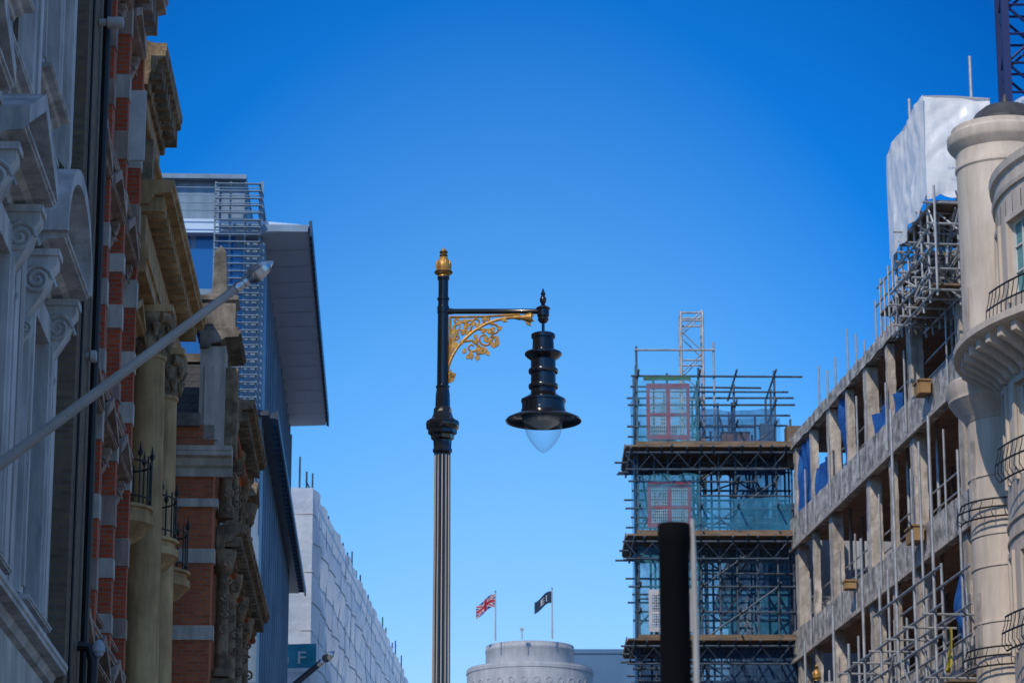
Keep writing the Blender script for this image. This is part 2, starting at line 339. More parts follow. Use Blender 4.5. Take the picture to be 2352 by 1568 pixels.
# L2 red brick
r=FL.root('red_brick_building','red brick building with pale stone quoins and stacked gabled windows beside the stucco building','building',40.1)
d=-.5;ops=[];bays=[41.35,43.75,46.15];rows=[1.2,5.4,9.0,12.6,16.2]
for s in bays:
    for z in rows: ops.append((s-.55,s+.55,z,z+2.3))
m=MB(FL.pt);wall(m,40.1,47.6,0,19.6,d,ops,.3);part('wall',m,m_red,r,False);body(r,FL,40.1,47.6,-12,d-.31,0,19.55,m_red)
for s in bays:
    for j,z in enumerate(rows[1:]):
        window(r,FL,s,z,1.1,2.3,d-.15,m_sash,m_glass,2,2)
        surround(r,FL,s,z,1.1,2.3,d,.2,.2,m_pink);sill(r,FL,s,z-.18,1.7,d,.34,m_pink)
        hood(r,FL,s,1.95,z+2.62,.4,d,.44,.14,'tri',m_pink)
        for e in (-.75,.75): console(r,FL,s+e,.2,d,z+2.6,.7,.34,m_pink)
        for k in range(4):
            for e in (-1,1):
                a=s+e*.93;part('quoin',MB(FL.pt).box(a-.16,a+.16,d-.01,d+.2,z+.05+k*.62,z+.36+k*.62),m_pink,r,False)
for a in (40.2,42.55,44.95,47.35):
    m=MB(FL.pt).box(a-.13,a+.13,d-.01,d+.4,0,19.4)
    pi=part('brick_pier',m,m_red,r,False);z=7+.3*R.random()
    while z<19.2:
        h=.28+.2*R.random();part('stone_block',MB(FL.pt).box(a-.15,a+.15,d,d+.418,z,z+h),m_port if R.random()<.5 else m_pink,pi,False);z+=h+.5+.35*R.random()
for z in (4.7,8.35,11.95,15.55): cornice(r,FL,40.1,47.6,d,z,.3,.42,m_pink,'string_course')
cornice(r,FL,40.1,47.7,d,19.3,1.0,.75,m_pink,'cornice',.5)
part('open_casement',MB(FL.pt).box(46.3,46.36,d+.15,d+.55,16.9,18.1),m_sash,r,False)
# L3 honey stone
r=FL.root('honey_stone_building','honey coloured stone building with heavy cornice, columns and small round balconies','building',47.7)
d=-.42;ops=[];bays=[48.7,51.6,54.6]
for s in bays: ops+=[(s-.5,s+.5,11.9,14.5),(s-.5,s+.5,7.4,10.2),(s-.5,s+.5,3,6)]
m=MB(FL.pt);wall(m,47.7,56.4,0,17,d,ops,.3);part('wall',m,m_yel,r,False);body(r,FL,47.7,56.4,-9,d-.31,0,17.2,m_yel)
part('end_pier',MB(FL.pt).box(55.3,56.45,d-.01,d+.12,0,15.3),m_yel,r,False)
for k in range(20): part('end_block',MB(FL.pt).box(55.28,56.46,d+.1,d+.16,2+k*.66,2.56+k*.66),m_yel,r,False)
for s in bays:
    window(r,FL,s,11.9,1,2.6,d-.15,m_sash,m_glass,2,2);window(r,FL,s,7.4,1,2.8,d-.15,m_sash,m_glass,2,2)
    surround(r,FL,s,11.9,1,2.6,d,.12,.18,m_yel);surround(r,FL,s,7.4,1,2.8,d,.12,.18,m_yel);hood(r,FL,s,1.6,14.7,.3,d,.3,.12,'tri',m_yel)
    K=1. if s<50 else 1.38
    c=FL.pt(s,d,0);a=-FL.th;m=MB();pr=[(.05,10.85),(.16,10.9),(.22,11.0),(.46,11.15),(.56,11.3),(.6,11.32),(.6,11.45),(.55,11.47),(.55,11.55),(.6,11.57),(.6,11.62),(.02,11.62)]
    m.lathe(c.x,c.y,[(q*K,z) for q,z in pr],22);part('balcony',m,m_yel,r)
    rl=MB()
    for k in range(9):
        w=a-PI/2+PI*k/8;x,y=c.x+.55*K*math.cos(w),c.y+.55*K*math.sin(w);rl.tube([(x,y,11.6),(x,y,12.45)],.016,5)
        if k%2==0: rl.lathe(x,y,[(.005,12.4),(.04,12.46),(.045,12.5),(.02,12.55),(.004,12.68)],6)
    for z in (11.75,12.35): rl.tube([(c.x+.55*K*math.cos(a-PI/2+PI*k/12),c.y+.55*K*math.sin(a-PI/2+PI*k/12),z) for k in range(13)],.018,5)
    part('balcony_railing',rl,m_iron,r)
for s in (50.15,53.1):
    c=FL.pt(s,d+.32,0);m=MB();m.lathe(c.x,c.y,[(.42,7.0),(.42,7.15),(.36,7.25),(.33,7.3),(.33,9),(.28,14.5),(.31,14.52),(.31,14.58)],20)
    co=part('column',m,m_yel,r);m=MB();m.lathe(c.x,c.y,[(.27,14.58),(.3,14.75),(.3,14.9),(.36,15.1),(.44,15.3),(.3,15.31)],16)
    for k in range(8):
        for z,q in ((14.78,.34),(15.02,.39)):
            w=2*PI*(k+(z>15)*.5)/8;x,y=c.x+q*math.cos(w),c.y+q*math.sin(w)
            m.lathe(x,y,[(.02,z-.14),(.06,z-.02),(.09,z+.06),(.05,z+.1),(.01,z+.04)],6)
    for k in range(4):
        w=PI/4+k*PI/2+FL.th;m.axis((c.x+.4*math.cos(w),c.y+.4*math.sin(w),15.22),(-math.sin(w),math.cos(w),0),[(.02,-.09),(.11,-.08),(.11,.08),(.02,.09)],10)
    part('capital',m,m_carv,co)
    part('abacus',MB(FL.pt).box(s-.42,s+.42,d-.02,d+.74,15.3,15.42),m_yel,co,False)
part('entablature',MB(FL.pt).prism([(d-.01,15.43),(d+.42,15.43),(d+.42,15.65),(d+.46,15.66),(d+.46,15.9),(d+.4,15.92),(d+.4,16.42),(d-.01,16.42)],'x',47.75,56.5),m_yel,r,False)
cornice(r,FL,47.7,56.6,d,16.4,.62,.86,m_yel,'main_cornice',.42)
part('attic_wall',MB(FL.pt).box(47.9,56,-4,d+.1,17.0,18.2),m_yel,r,False)
cornice(r,FL,47.8,56.1,d+.1,18.0,.25,.25,m_yel,'attic_cornice')
part('attic_pavilion',MB(FL.pt).box(48.6,52.2,-3,d+.22,18.2,19.1),m_yel,r,False)
cornice(r,FL,48.5,52.4,d+.2,19.0,.75,.4,m_carv,'pavilion_cornice',.5)
part('pavilion_roof',MB(FL.pt).prism([(-3,19.75),(d+.5,19.75),(d-.6,20.1),(-3,20.1)],'x',48.6,52.2),m_lead,r,False)
for s in (48.9,51.8,54.4): part('attic_pier',MB(FL.pt).box(s-.25,s+.25,d+.05,d+.4,17.03,18.05),m_carv,r,False)
weed(FL.pt(52.6,d+.2,18.25),14,.35,'tuft of weeds on the attic ledge of honey stone building')
# L4 brick and stone with obelisk
r=FL.root('gabled_brick_building','orange brick building with white stone bands, slate roof and obelisk finial','building',57)
D=.65
body(r,FL,57,69,-9,D-.02,0,15.0,m_red2)
for z,h,e in ((10.75,.28,.05),(12.25,.28,.04),(13.35,.16,.08)):
    part('stone_band',MB(FL.pt).box(57-e,57.2,-9,D+.01+e,z,z+h),m_port,r,False)
m=MB(FL.pt);pr=corn(0,13.95,.55,.4)
m.add([(57.02-a,-9,z) for a,z in pr]+[(57.02-a,D+.35,z) for a,z in pr],[tuple(range(10))[::-1],tuple(range(10,20))]+[(i,(i+1)%10,10+(i+1)%10,10+i) for i in range(10)])
part('cornice',m,m_port,r,False)
part('coping',MB(FL.pt).box(56.85,57.5,-9,D-.3,14.95,15.2),m_dkst,r,False)
for k in range(5): part('quoin',MB(FL.pt).box(56.96,57.3,-.75,-.42+.12*(k%2),11.03+.62*k,11.34+.62*k),m_port,r,False)
m=MB(FL.pt)
m.add([(57.4,-7,15.0),(57.4,D-.2,15.0),(58.7,D-.2,16.7),(58.7,-7,16.7),(66,D-.2,16.7),(66,-7,16.7),(66,D-.2,15),(66,-7,15)],[(0,1,2,3),(3,2,4,5),(4,6,7,5),(1,6,4,2),(0,3,5,7)])
part('slate_roof',m,m_slate,r,False)
part('roof_ridge',MB(FL.pt).box(58.6,59.0,-7,D-.15,16.68,16.85),m_dkst,r,False)
part('corner_pier',MB(FL.pt).box(57.05,57.75,D-.34,D+.16,14.5,16.6),m_port,r,False)
part('pier_panel',MB(FL.pt).box(57.0,57.06,D-.24,D+.06,14.7,16.2),m_port,r,False)
part('carved_panel',MB(FL.pt).box(57.2,57.7,D+.16,D+.4,14.4,16.2),m_carv,r,False)
cornice(r,FL,56.95,59.3,D-.35,16.55,.35,.8,m_dkst,'pier_cornice')
c=(57.6,D-.02)
def frus(m,ws):
    pts=[]
    for w,z in ws: pts+=[(c[0]-w,c[1]-w,z),(c[0]+w,c[1]-w,z),(c[0]+w,c[1]+w,z),(c[0]-w,c[1]+w,z)]
    fs=[(3,2,1,0)]
    for j in range(len(ws)-1):
        for i in range(4): fs.append((4*j+i,4*j+(i+1)%4,4*j+4+(i+1)%4,4*j+4+i))
    n=4*(len(ws)-1);fs.append((n,n+1,n+2,n+3));m.add(pts,fs);return m
ob=part('obelisk_base',frus(MB(FL.pt),[(.42,16.9),(.42,17.02),(.34,17.06),(.34,17.55),(.4,17.6),(.4,17.68),(.2,17.78)]),m_dkst,r,False)
part('obelisk',frus(MB(FL.pt),[(.155,17.76),(.11,18.68),(.004,18.84)]),m_dkst,ob,False)
for z,p,a,b in ((15.3,.7,58.2,64),(12.75,.62,58.2,69),(9.6,.5,57.6,69)):
    cornice(r,FL,a,b,D,z,.5,p,m_carv,'carved_cornice',.4)
    cornice(r,FL,a+.1,b,D,z-.3,.22,p*.5,m_red2,'brick_dentil_course')
for i,s in enumerate((58.6,61.3,64,66.7)):
    for z in (6.6,10.4,13.4):
        h=1.9
        window(r,FL,s+.6,z,.9,h,D-.01+.04,m_sash,m_glass,2,2);surround(r,FL,s+.6,z,.9,h,D,.14,.2,m_carv)
        hood(r,FL,s+.6,1.5,z+h+.22,.3,D,.36,.12,'seg' if z<11 else 'tri',m_carv)
    for z0,z1 in ((10.2,12.7),(13.35,15.3),(6,9.5)):
        cc=FL.pt(s-.5,D+.16,0);m=MB();m.lathe(cc.x,cc.y,[(.18,z0),(.18,z0+.12),(.13,z0+.2),(.12,z1-.5),(.17,z1-.45),(.25,z1-.1),(.25,z1)],12);part('half_column',m,m_carv,r)
    for z in (14.2,11.8):
        for q in range(5): part('carved_scroll',MB(FL.pt).tube(spiral((D+.22+.08*R.random(),z-.7+.32*q),.08+.05*R.random(),10,R.random()*6,1,1.2,s=s-.75-.02*q),.026,5),m_carv,r)
# L5 modern block
r=FL.root('modern_office_building','modern glass office with deep flat roof canopy and steel louvres','building',72)
D=.72
part('street_wall',MB(FL.pt).box(72.2,93,-8,D-.05,0,23.1),m_bglass,r,False)
part('corner_slab',MB(FL.pt).box(71.95,73.4,D-.35,D+.12,0,23.2),m_steelp,r,False)
for k in range(14):
    s=74.6+k*1.42;part('facade_fin',MB(FL.pt).box(s-.05,s+.05,D-.06,D+.11,0,23.15),m_steelp,r,False)
for z in (8,11.5,15,20.8): part('floor_band',MB(FL.pt).box(73.4,93,D-.06,D+.05,z,z+.4),m_steelp,r,False)
ca=part('roof_canopy',MB(FL.pt).prism([(-8,23.4),(D,23.45),(1.9,23.5),(1.92,23.66),(.3,23.8),(-8,23.8)],'x',71.9,93.2),m_soff,r,False)
part('canopy_front_edge',MB(FL.pt).box(71.86,71.895,-.3,1.9,23.48,23.66),m_steelp,ca,False)
m=MB(FL.pt)
for k in range(40): m.box(72+k*.535-.03,72+k*.535+.03,1.925,1.995,23.4,23.8)
m.box(71.9,93.2,1.985,2.0,23.44,23.8);part('canopy_edge_trim',m,m_steeld,ca,False)
for k in range(1,14):
    s=72+k*1.5;part('soffit_joint',MB(FL.pt).add([(s-.015,D,23.44),(s+.015,D,23.44),(s+.015,1.89,23.488),(s-.015,1.89,23.488)],[(0,1,2,3)]),m_soffj,ca,False)
part('upper_roof',MB(FL.pt).box(73,93,-8,.9,23.85,24.1),m_alu,r,False)
lg=part('steel_ledge',MB(FL.pt).box(71.8,97,D-.05,1.02,18.72,18.85),m_steeld,r,False);m=MB(FL.pt)
for k in range(40): m.box(71.9+k*.63-.025,71.9+k*.63+.025,1.02,1.22,18.66,18.8)
m.box(71.8,97,1.2,1.25,18.62,18.84);part('ledge_grating',m,m_steeld,lg,False)
part('plant_room',MB(FL.pt).box(72.3,80,-8,.3,16,24.9),m_steelp,r,False)
part('plant_roof',MB(FL.pt).box(72.0,80,-8,.32,24.9,25.02),m_alu,r,False)
for i,x in enumerate((-3.2,-2.05,-.92)): part('plant_room_window',MB(FL.pt).box(72.24,72.295,x,x+.98,22.2,23.5),m_bglass,r,False)
m=MB(FL.pt)
for k in range(7): m.box(72.2,72.29,-6+k*1.12-.04,-6+k*1.12+.04,16,24.9)
m.box(72.18,72.28,-8,.3,23.55,23.7);m.box(72.18,72.28,-8,.3,21.9,22.05);part('mullion',m,m_alu,r,False)
for k in range(40):
    z=17.2+k*.19;part('louvre_blade',MB(FL.pt).box(71.5,71.6,-.42,.72,z,z+.022).box(71.62,75,.66,.72,z,z+.022),m_alu,r,False)
for k in range(4):
    z=23.9+k*.2;part('roof_rail',MB(FL.pt).tube([(71.5,-8,z),(71.5,.7,z)],.016,5),m_alu,r)
for x in (-.42,-.04,.34,.7): part('louvre_post',MB(FL.pt).box(71.63,71.69,x-.022,x+.022,16,24.7),m_alu,r,False)
# L6 sheeted scaffold building
FW=Fac(-6.8,100,.0365,1)
r=FW.root('sheeted_building','far building wrapped in white sheeting with scaffold tubes along its top','building',0)
body(r,FW,3.3,46,-14,-4,0,13,m_port)
def sd_(s,z):
    a=abs(math.sin(PI*s/2.4))*abs(math.sin(PI*z/2.0))
    return min(1,s/.8)*(.1*a**.6+.11*noise.noise(Vector((s*.5,z*.5,3)))+.06*noise.noise(Vector((s*1.8+z*.8,z*.7,9))))
def shf(i,j):
    s=46*i;z=2+20.9*j
    return (s,sd_(s,z),z+(.06*noise.noise(Vector((s*.9,0,0)))*min(1,s) if j>.99 else 0))
part('street_sheeting',MB(FW.pt).grid(shf,220,84),m_sheet,r)
def she(i,j):
    x=-7*(1-i);z=2+20.9*j
    return (min(1,-x/.8)*(-.14*(abs(math.sin(PI*x/2.3))*abs(math.sin(PI*z/2)))**.6+.14*noise.noise(Vector((x*.7,z*.5,7)))+.1*noise.noise(Vector((x*2+z,z,2)))),x,z)
part('end_sheeting',MB(FW.pt).grid(she,40,70),m_sheet,r)
for z in (22,21,20,19,18,17,16,15,14,13): part('sheeting_seam',MB(FW.pt).tube([(46*i/150,sd_(46*i/150,z)+.01,z) for i in range(151)],.024,5),m_mesh,r)
for k in range(1,19): part('sheeting_joint',MB(FW.pt).tube([(k*2.4,sd_(k*2.4,4+18.8*j/50)+.01,4+18.8*j/50) for j in range(51)],.024,5),m_mesh,r)
for z in (22,20,18,16): part('end_seam',MB(FW.pt).tube([(she(i/24,(z-2)/20.9)[0]-.01,-7*(1-i/24),z) for i in range(25)],.022,5),m_mesh,r)
for k in range(24):
    s=.2+k*1.95;part('scaffold_tube',MB(FW.pt).tube([(s,-.25,2),(s,-.25,23.4+.9*R.random())],.035,6),m_tubed,r)
for k in range(4):
    x=-.5-k*1.1;part('scaffold_tube',MB(FW.pt).tube([(.3,x,2),(.3,x,23.8+.6*R.random())],.035,6),m_tubed,r)
part('scaffold_ledger',MB(FW.pt).tube([(0,-.25,23.15),(46,-.25,23.15)],.03,6),m_tubed,r)
zt=zv(1482,100);zb=zv(1545,100)
bn=part('banner',MB(FW.pt).grid(lambda i,j:(-.42+.05*math.sin(i*9+j*3),-1.5+1.75*i,zb+(zt-zb)*j),16,8),m_teals,r)
part('banner_lettering',tmesh('n F',.75,lambda x,y:FW.pt(-.49,-1.0+x*1.0,zb+.25+y*.8)),m_wprint,bn,False,recalc=False)
part('banner_stripe',MB(FW.pt).box(-.5,-.485,-1.5,.25,zb-.02,zb+.1),m_wprint,bn,False)
# ------------------------------------------------------------ far round tower
Yf=250;c=P(1218,1500,Yf);cx,cy=c.x,Yf+6
pm=Yf*1.0/F*1.006
r=thing('round_tower','pale round stone tower far down the street carrying two flagpoles','building',(cx,cy,0))
z1=zv(1460,Yf);z2=zv(1514,Yf)
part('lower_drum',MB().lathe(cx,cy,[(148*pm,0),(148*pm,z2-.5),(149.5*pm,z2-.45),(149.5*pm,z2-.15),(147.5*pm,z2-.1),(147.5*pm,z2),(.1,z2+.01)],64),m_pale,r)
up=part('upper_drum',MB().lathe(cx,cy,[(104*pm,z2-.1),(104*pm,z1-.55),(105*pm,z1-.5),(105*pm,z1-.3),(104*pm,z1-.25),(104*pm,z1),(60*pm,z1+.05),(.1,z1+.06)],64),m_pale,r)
for k in range(16):
    w=PI+PI*(k+.5)/16;x,y=cx+148*pm*math.cos(w),cy+148*pm*math.sin(w)
    part('roundel',MB().axis((x,y,z2-1.55),(math.cos(w),math.sin(w),0),[(.3,-.05),(.3,.04),(.22,.045),(.22,-.02)],14),m_pale,r)
    part('window_slot',MB().axis((x,y,z2-3.4),(math.cos(w),math.sin(w),0),[(.3,-.05),(.3,.03)],4),m_glass,r,False)
part('moulding',MB().lathe(cx,cy,[(148*pm,z2-2.4),(149.5*pm,z2-2.35),(149.5*pm,z2-2.2),(148*pm,z2-2.15)],64),m_pale,r)
rr=thing('far_slab_block','blue grey flat roofed block behind the round tower','building',(cx+9,cy+14,0))
part('block_wall',MB().box(cx+2,cx+12.5,cy+12,cy+24,0,zv(1500,cy+12)),m_far,rr,False);part('roof_edge',MB().box(cx+1.9,cx+12.6,cy+11.9,cy+24.1,zv(1500,cy+12),zv(1490,cy+12)),m_far,rr,False)
def flag(u,vt,vb,w,h,lab,jack):
    t=P(u,vt,Yf+2);b=P(u,vb,Yf+2);rt=thing('flag_pole',lab[0],'flagpole',(t.x,t.y,b.z-.3));zb_=b.z-.3
    part('pole',MB().tube([(t.x,t.y,zb_),(t.x,t.y,t.z)],[.075,.05],8),m_polew,rt);part('pole_ball',MB().lathe(t.x,t.y,[(.02,t.z),(.1,t.z+.08),(.02,t.z+.18)],8),m_silver,rt)
    W,H=w*Yf/F,h*Yf/F;N,K=40,24;m=MB()
    def fn(i,j): return (t.x-.05-W*i,t.y+.22*math.sin(i*7+j)*i,t.z-.15-H*(1-j)-W*.62*i**1.2+.12*math.sin(i*6))
    m.grid(fn,N,K);mi=[]
    for j in range(K):
        for i in range(N):
            x=(i+.5)/N*2-1;y=(j+.5)/K*2-1;x*=1.6
            if jack:
                k=1
                d1=abs(x/1.6-y)*.8;d2=abs(x/1.6+y)*.8
                if min(d1,d2)<.22:k=2
                if min(d1,d2)<.1:k=0
                if abs(x)<.36 or abs(y)<.36:k=2
                if abs(x)<.22 or abs(y)<.22:k=0
            else:
                k=1;X=-x/1.6
                if -.25<X<-.12 and -.5<y<.5:k=2
                if -.25<X<.15 and (abs(y-.42)<.1 or abs(y)<.1 or abs(y+.42)<.1):k=2
                if .35<X<.45 and -.5<y<.5:k=2
            mi.append(k)
    m.mi=mi;part('flag_cloth',m,[m_flr,m_flb if jack else m_fld,m_flw],rt,recalc=False)
flag(1138,1360,1462,44,30,['flagpole flying the red white and blue union flag on the round tower'],True)
flag(1268,1353,1458,40,28,['flagpole flying a dark navy flag with white lettering on the round tower'],False)
p=P(1199,1445,Yf+1);q=P(1199,1460,Yf+1)
m=MB().tube([(p.x,p.y,q.z-.3),(p.x,p.y,p.z)],.05,6).box(p.x-.18,p.x+.18,p.y-.1,p.y+.1,p.z-.05,p.z+.13);solo('roof_camera',m,m_pale,'tiny camera on a stalk between the two flagpoles','camera')
# ------------------------------------------------------------ right row: concrete frame
FR=Fac(20.68,0,-.1045,-1)
r=FR.root('concrete_frame_building','stripped concrete frame building with open floors and raw beams','building',76)
S0,S1=74,104.4
lev=[(25.4,.42),(22.5,1.05),(18.5,1.0),(14.5,1.0),(10.5,1.0),(6,1.0)]
for z,h in lev:
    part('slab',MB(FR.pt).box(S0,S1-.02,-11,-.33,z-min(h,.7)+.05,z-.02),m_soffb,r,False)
    def bf(i,j,z=z,h=h):
        s=S0+(S1-S0)*i;return (s,.03*noise.noise(Vector((s*1.3,z,j*2))),z-h+h*j+(.045*noise.noise(Vector((s*2,z,5+round(j))))))
    m=MB(FR.pt).grid(bf,160,4);m.box(S0,S1,-.36,-.05,z-h+.05,z-.05);part('edge_beam',m,m_conc,r,False)
    if h>.9: part('beam_lip',MB(FR.pt).box(S0,S1,-.03,.06,z-h-.08,z-h+.05),m_concl,r,False)
cols=[80.6,86.3,92.2,97.9,103.6]
for k in range(len(lev)-1):
    zt=lev[k][0]-lev[k][1];zb=lev[k+1][0]
    def colm(nm,s,w,dp):
        def cf(i,j):
            e=i*4%4;q=int(e)%4;f=e-int(e)
            cn=[(-w,-.06-dp),(w,-.06-dp),(w,-.06),(-w,-.06),(-w,-.06-dp)];a=cn[q];b=cn[q+1]
            z=zb-.02+(zt-zb+.04)*j;n=.045*noise.noise(Vector((s+i*9,z*2.2,k)))
            return (s+a[0]+(b[0]-a[0])*f+n,a[1]+(b[1]-a[1])*f-abs(n),z)
        part(nm,MB(FR.pt).grid(cf,8,14),m_concl,r,False)
    for s in cols: colm('column',s,.25,.38)
    if k<1:
        for s in (89.2,95.0,100.8): colm('brick_pier',s,.13,.25)
    else:
        for s in (89.2,100.8): colm('brick_pier',s,.11,.22)
    for s in cols: part('inner_column',MB(FR.pt).box(s-.25,s+.25,-6.2,-5.7,zb-.02,lev[k][0]-.4),m_concl,r,False)
    for q in range(14):
        s=80+R.random()*23;dd=-.5-3*R.random();part('prop',MB(FR.pt).tube([(s,dd,zb-.03),(s,dd,lev[k][0]-.38)],.055,6),m_tube,r)
    for h in (.55,1.1):
        part('guard_rail',MB(FR.pt).tube([(79,-.5,zb+h),(104,-.5,zb+h)],.03,5),m_tube,r)
    for q in range(6):
        s=80+q*4+2.5*R.random();part('guard_post',MB(FR.pt).tube([(s,.05,zb-.9),(s,.05,zb+1.2+1.2*R.random())],.035,5),m_tube,r)
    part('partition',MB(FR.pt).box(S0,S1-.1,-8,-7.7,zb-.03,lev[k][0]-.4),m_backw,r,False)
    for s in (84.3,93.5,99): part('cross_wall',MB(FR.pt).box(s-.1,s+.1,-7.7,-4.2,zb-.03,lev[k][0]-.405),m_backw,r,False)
part('end_wall',MB(FR.pt).box(S1-.35,S1-.05,-11,-4,0,25),m_concl,r,False)
part('brick_stub',MB(FR.pt).box(104.45,105.0,-.7,.0,24.5,26.0),m_stock,r,False)
for k,(u,v) in enumerate(((1880,840),(1945,755),(1965,765),(1918,820),(1985,790),(2010,690),(2022,640),(1900,850))):
    dd=-.15-.25*(k%3);s,z=FR.hit(u,v,dd);pp=FR.pt(s,dd,0)
    solo('edge_post',MB().tube([(pp.x,pp.y,25.38),(pp.x,pp.y,max(z,26.3))],.035,6),m_tube,'slim steel edge post standing on top slab of concrete frame','post','edge posts on the concrete frame roof')
def drape(s0,s1,z0,z1,dd,lab,mt=m_tarp):
    def fn(i,j):
        s=s0+(s1-s0)*i;z=z0+(z1-z0)*j
        return (s+.25*(1-j)*noise.noise(Vector((i*3,j*2,s0))),dd+.2*noise.noise(Vector((s*2,z*.8,1)))+.1*math.sin(s*7),z+.3*noise.noise(Vector((s*1.3,1,2)))*(1-j))
    return solo('tarpaulin',MB(FR.pt).grid(fn,20,16),mt,lab,'tarpaulin')
drape(100.9,103.3,22.35,24.85,-.2,'blue tarpaulin hanging in the far top bay of concrete frame')
drape(98.2,100.6,22.5,23.6,-.25,'crumpled low blue tarpaulin at slab edge, second bay from far end')
drape(95.1,96.6,22.5,24.95,-.3,'blue tarpaulin hanging beside the middle top column of concrete frame')
drape(88.5,91.8,22.5,23.4,-.3,'low blue tarpaulin in the top bay nearest the cream turret')
drape(80.7,82.0,14.6,16.8,-.25,'blue plastic sheet on column beside lower scaffold and cream turret')
drape(79.8,80.5,13.6,14.7,.6,'small yellow sack hung on scaffold near cream turret',M('yellow_sack',(.7,.5,.03),.7))
for s,z,w,h,lab in ((83.2,22.0,.7,.35,'plywood box fixed at upper slab edge beside cream turret'),(84.6,18.0,.9,.4,'plywood crate hanging at the middle slab edge'),(93.6,18.2,.5,.22,'small plywood board at middle slab edge near centre bay')):
    solo('plywood_box',MB(FR.pt).box(s,s+w,.08,.4,z,z+h).box(s-.04,s+w+.04,.06,.44,z+h,z+h+.05).box(s+.1,s+.2,.4,.44,z,z+h),m_ply,lab,'box',smooth=False)
r=FR.root('pavement_scaffold','lower tube scaffold standing in front of the concrete frame','scaffold',80)
for i,(s,zt) in enumerate(((79,20.3),(81.2,17.6),(83.3,21.5),(85.4,16.8),(87.6,18.6),(89.7,15.8),(91.8,17.3),(94,15.6),(96.2,16.9),(98.4,15.5))):
    part('standard',MB(FR.pt).tube([(s,1.25,.1),(s,1.25,zt)],.045,7),m_tube,r)
    part('standard',MB(FR.pt).tube([(s+.1,.45,.1),(s+.1,.45,zt-.9)],.04,7),m_tube,r)
    for z in (11.2,13.2,14.9): part('transom',MB(FR.pt).tube([(s+.05,.1,z),(s+.05,1.6,z)],.035,6),m_tube,r)
for z,b in ((11.3,99),(12.3,99),(13.3,96),(14.2,94),(15.0,91),(16.0,86)):
    part('ledger',MB(FR.pt).tube([(78,1.3,z),(b,1.3,z)],.04,6),m_tube,r);part('ledger',MB(FR.pt).tube([(78,.5,z+.04),(b,.5,z+.04)],.035,6),m_tube,r)
for a,b,z in ((79,83,11.3),(87,83.4,11.3),(96,92,10.6)): part('brace',MB(FR.pt).tube([(a,1.36,z),(b,1.36,z+3.2)],.035,6),m_tube,r)
part('deck_boards',MB(FR.pt).box(78,97,.2,1.2,11.0,11.06),m_wood,r,False);part('toe_board',MB(FR.pt).box(84,88,1.32,1.37,12.1,12.7),m_ply,r,False)
part('deck_boards',MB(FR.pt).box(78,90,.2,1.2,12.96,13.02),m_wood,r,False)
# scaffold cluster and white wrapped enclosure
r=FR.root('roof_scaffold','tangled tube scaffold on the roof edge beneath the white wrapped enclosure','scaffold',82)
for i in range(7):
    s=79.2+i*.8
    for dd in (-1.2,-.05,.8): part('standard',MB(FR.pt).tube([(s,dd,23.5+.8*R.random() if dd>-1 else 25.4),(s,dd,26.7+(R.random()*.25))],.037,6),m_tube,r)
for z in (23.9,24.5,25.2,25.8,26.4):
    for dd in (-.02,.85):
        a=79+.8*R.random();part('ledger',MB(FR.pt).tube([(a,dd,z),(83.9+.9*R.random(),dd,z+.4*R.uniform(-.3,.3))],.034,6),m_tube,r)
    for i in range(5): part('transom',MB(FR.pt).tube([(79.4+i*.95+.1*R.random(),-1.2-R.random(),z+.06),(79.4+i*.95,.9+.35*R.random(),z+.06)],.034,6),m_tube,r)
for i in range(60):
    a=79.2+4.6*R.random();z=23.7+2.1*R.random();e=R.choice((-1,1))
    part('brace',MB(FR.pt).tube([(a,R.uniform(-.3,1.1),z),(a+e*(.4+1.2*R.random()),R.uniform(-.3,1.1),z+.4+.9*R.random())],.031,6),m_tube,r)
part('deck_boards',MB(FR.pt).box(79.6,83.6,.0,.8,24.15,24.21),m_wood,r,False);part('deck_boards',MB(FR.pt).box(79.5,83.8,-2.0,.7,26.5,26.56),m_wood,r,False)
part('deck_boards',MB(FR.pt).box(80.4,83.9,.1,.7,25.3,25.36),m_wood,r,False)
part('deck_boards',MB(FR.pt).box(83.6,86.2,.1,.8,25.05,25.11),m_wood,r,False)
for i in range(5):
    for dd in (.15,.78): part('edge_tube',MB(FR.pt).tube([(83.9+i*.55,dd,24.4),(83.9+i*.55,dd,26.5-.15*i+.3*R.random())],.034,6),m_tube,r)
for z in (25.5,26.0):
    for dd in (.17,.76): part('edge_rail',MB(FR.pt).tube([(83.5,dd,z),(86.4+.4*R.random(),dd,z)],.032,6),m_tube,r)
r=FR.root('wrapped_enclosure','white shrink wrapped scaffold enclosure high on the roof','enclosure',82)
sa,sb,da,db,za,zb_=79.4,84.0,-1.0,.95,26.7,29.6
def wr(x,y,z,k):
    return .1*noise.noise(Vector((x*.5+z*.3,y*.5,z*.45+k)))+.15*(.4-abs(noise.noise(Vector((x*1.3+y*1.3-z*.55,z*.3,k)))))+.12*(.4-abs(noise.noise(Vector((x*1.1+y*1.1+z*1.2,z*.35,k+4)))))+.05*noise.noise(Vector((x*3,y*3,z*1.5+k)))
def f_st(i,j):
    s=sa+(sb-sa)*i;z=za+(zb_-za)*j-(.3*i*j)-(.45*i+.25*math.sin(PI*i))*(1-j)
    return (s,db+wr(s,0,z,1)*min(1,4*min(i,1-i)+.15),z-.16*(1-j)*abs(math.sin(i*9)))
def f_fr(i,j):
    x=da+(db-da)*i;z=za+(zb_-za)*j
    return (sa+wr(0,x,z,5)*min(1,4*(1-i)+.15)+.15*j*j,x,z-.16*(1-j)*abs(math.sin(i*8))+.25*(1-i)*(1-j))
def f_tp(i,j):
    s=sa+.15+(sb-sa-.15)*i;x=da+(db-da)*j
    return (s,x,zb_-.3*i+.06*math.sin(PI*j)+.06*noise.noise(Vector((s,x,3))))
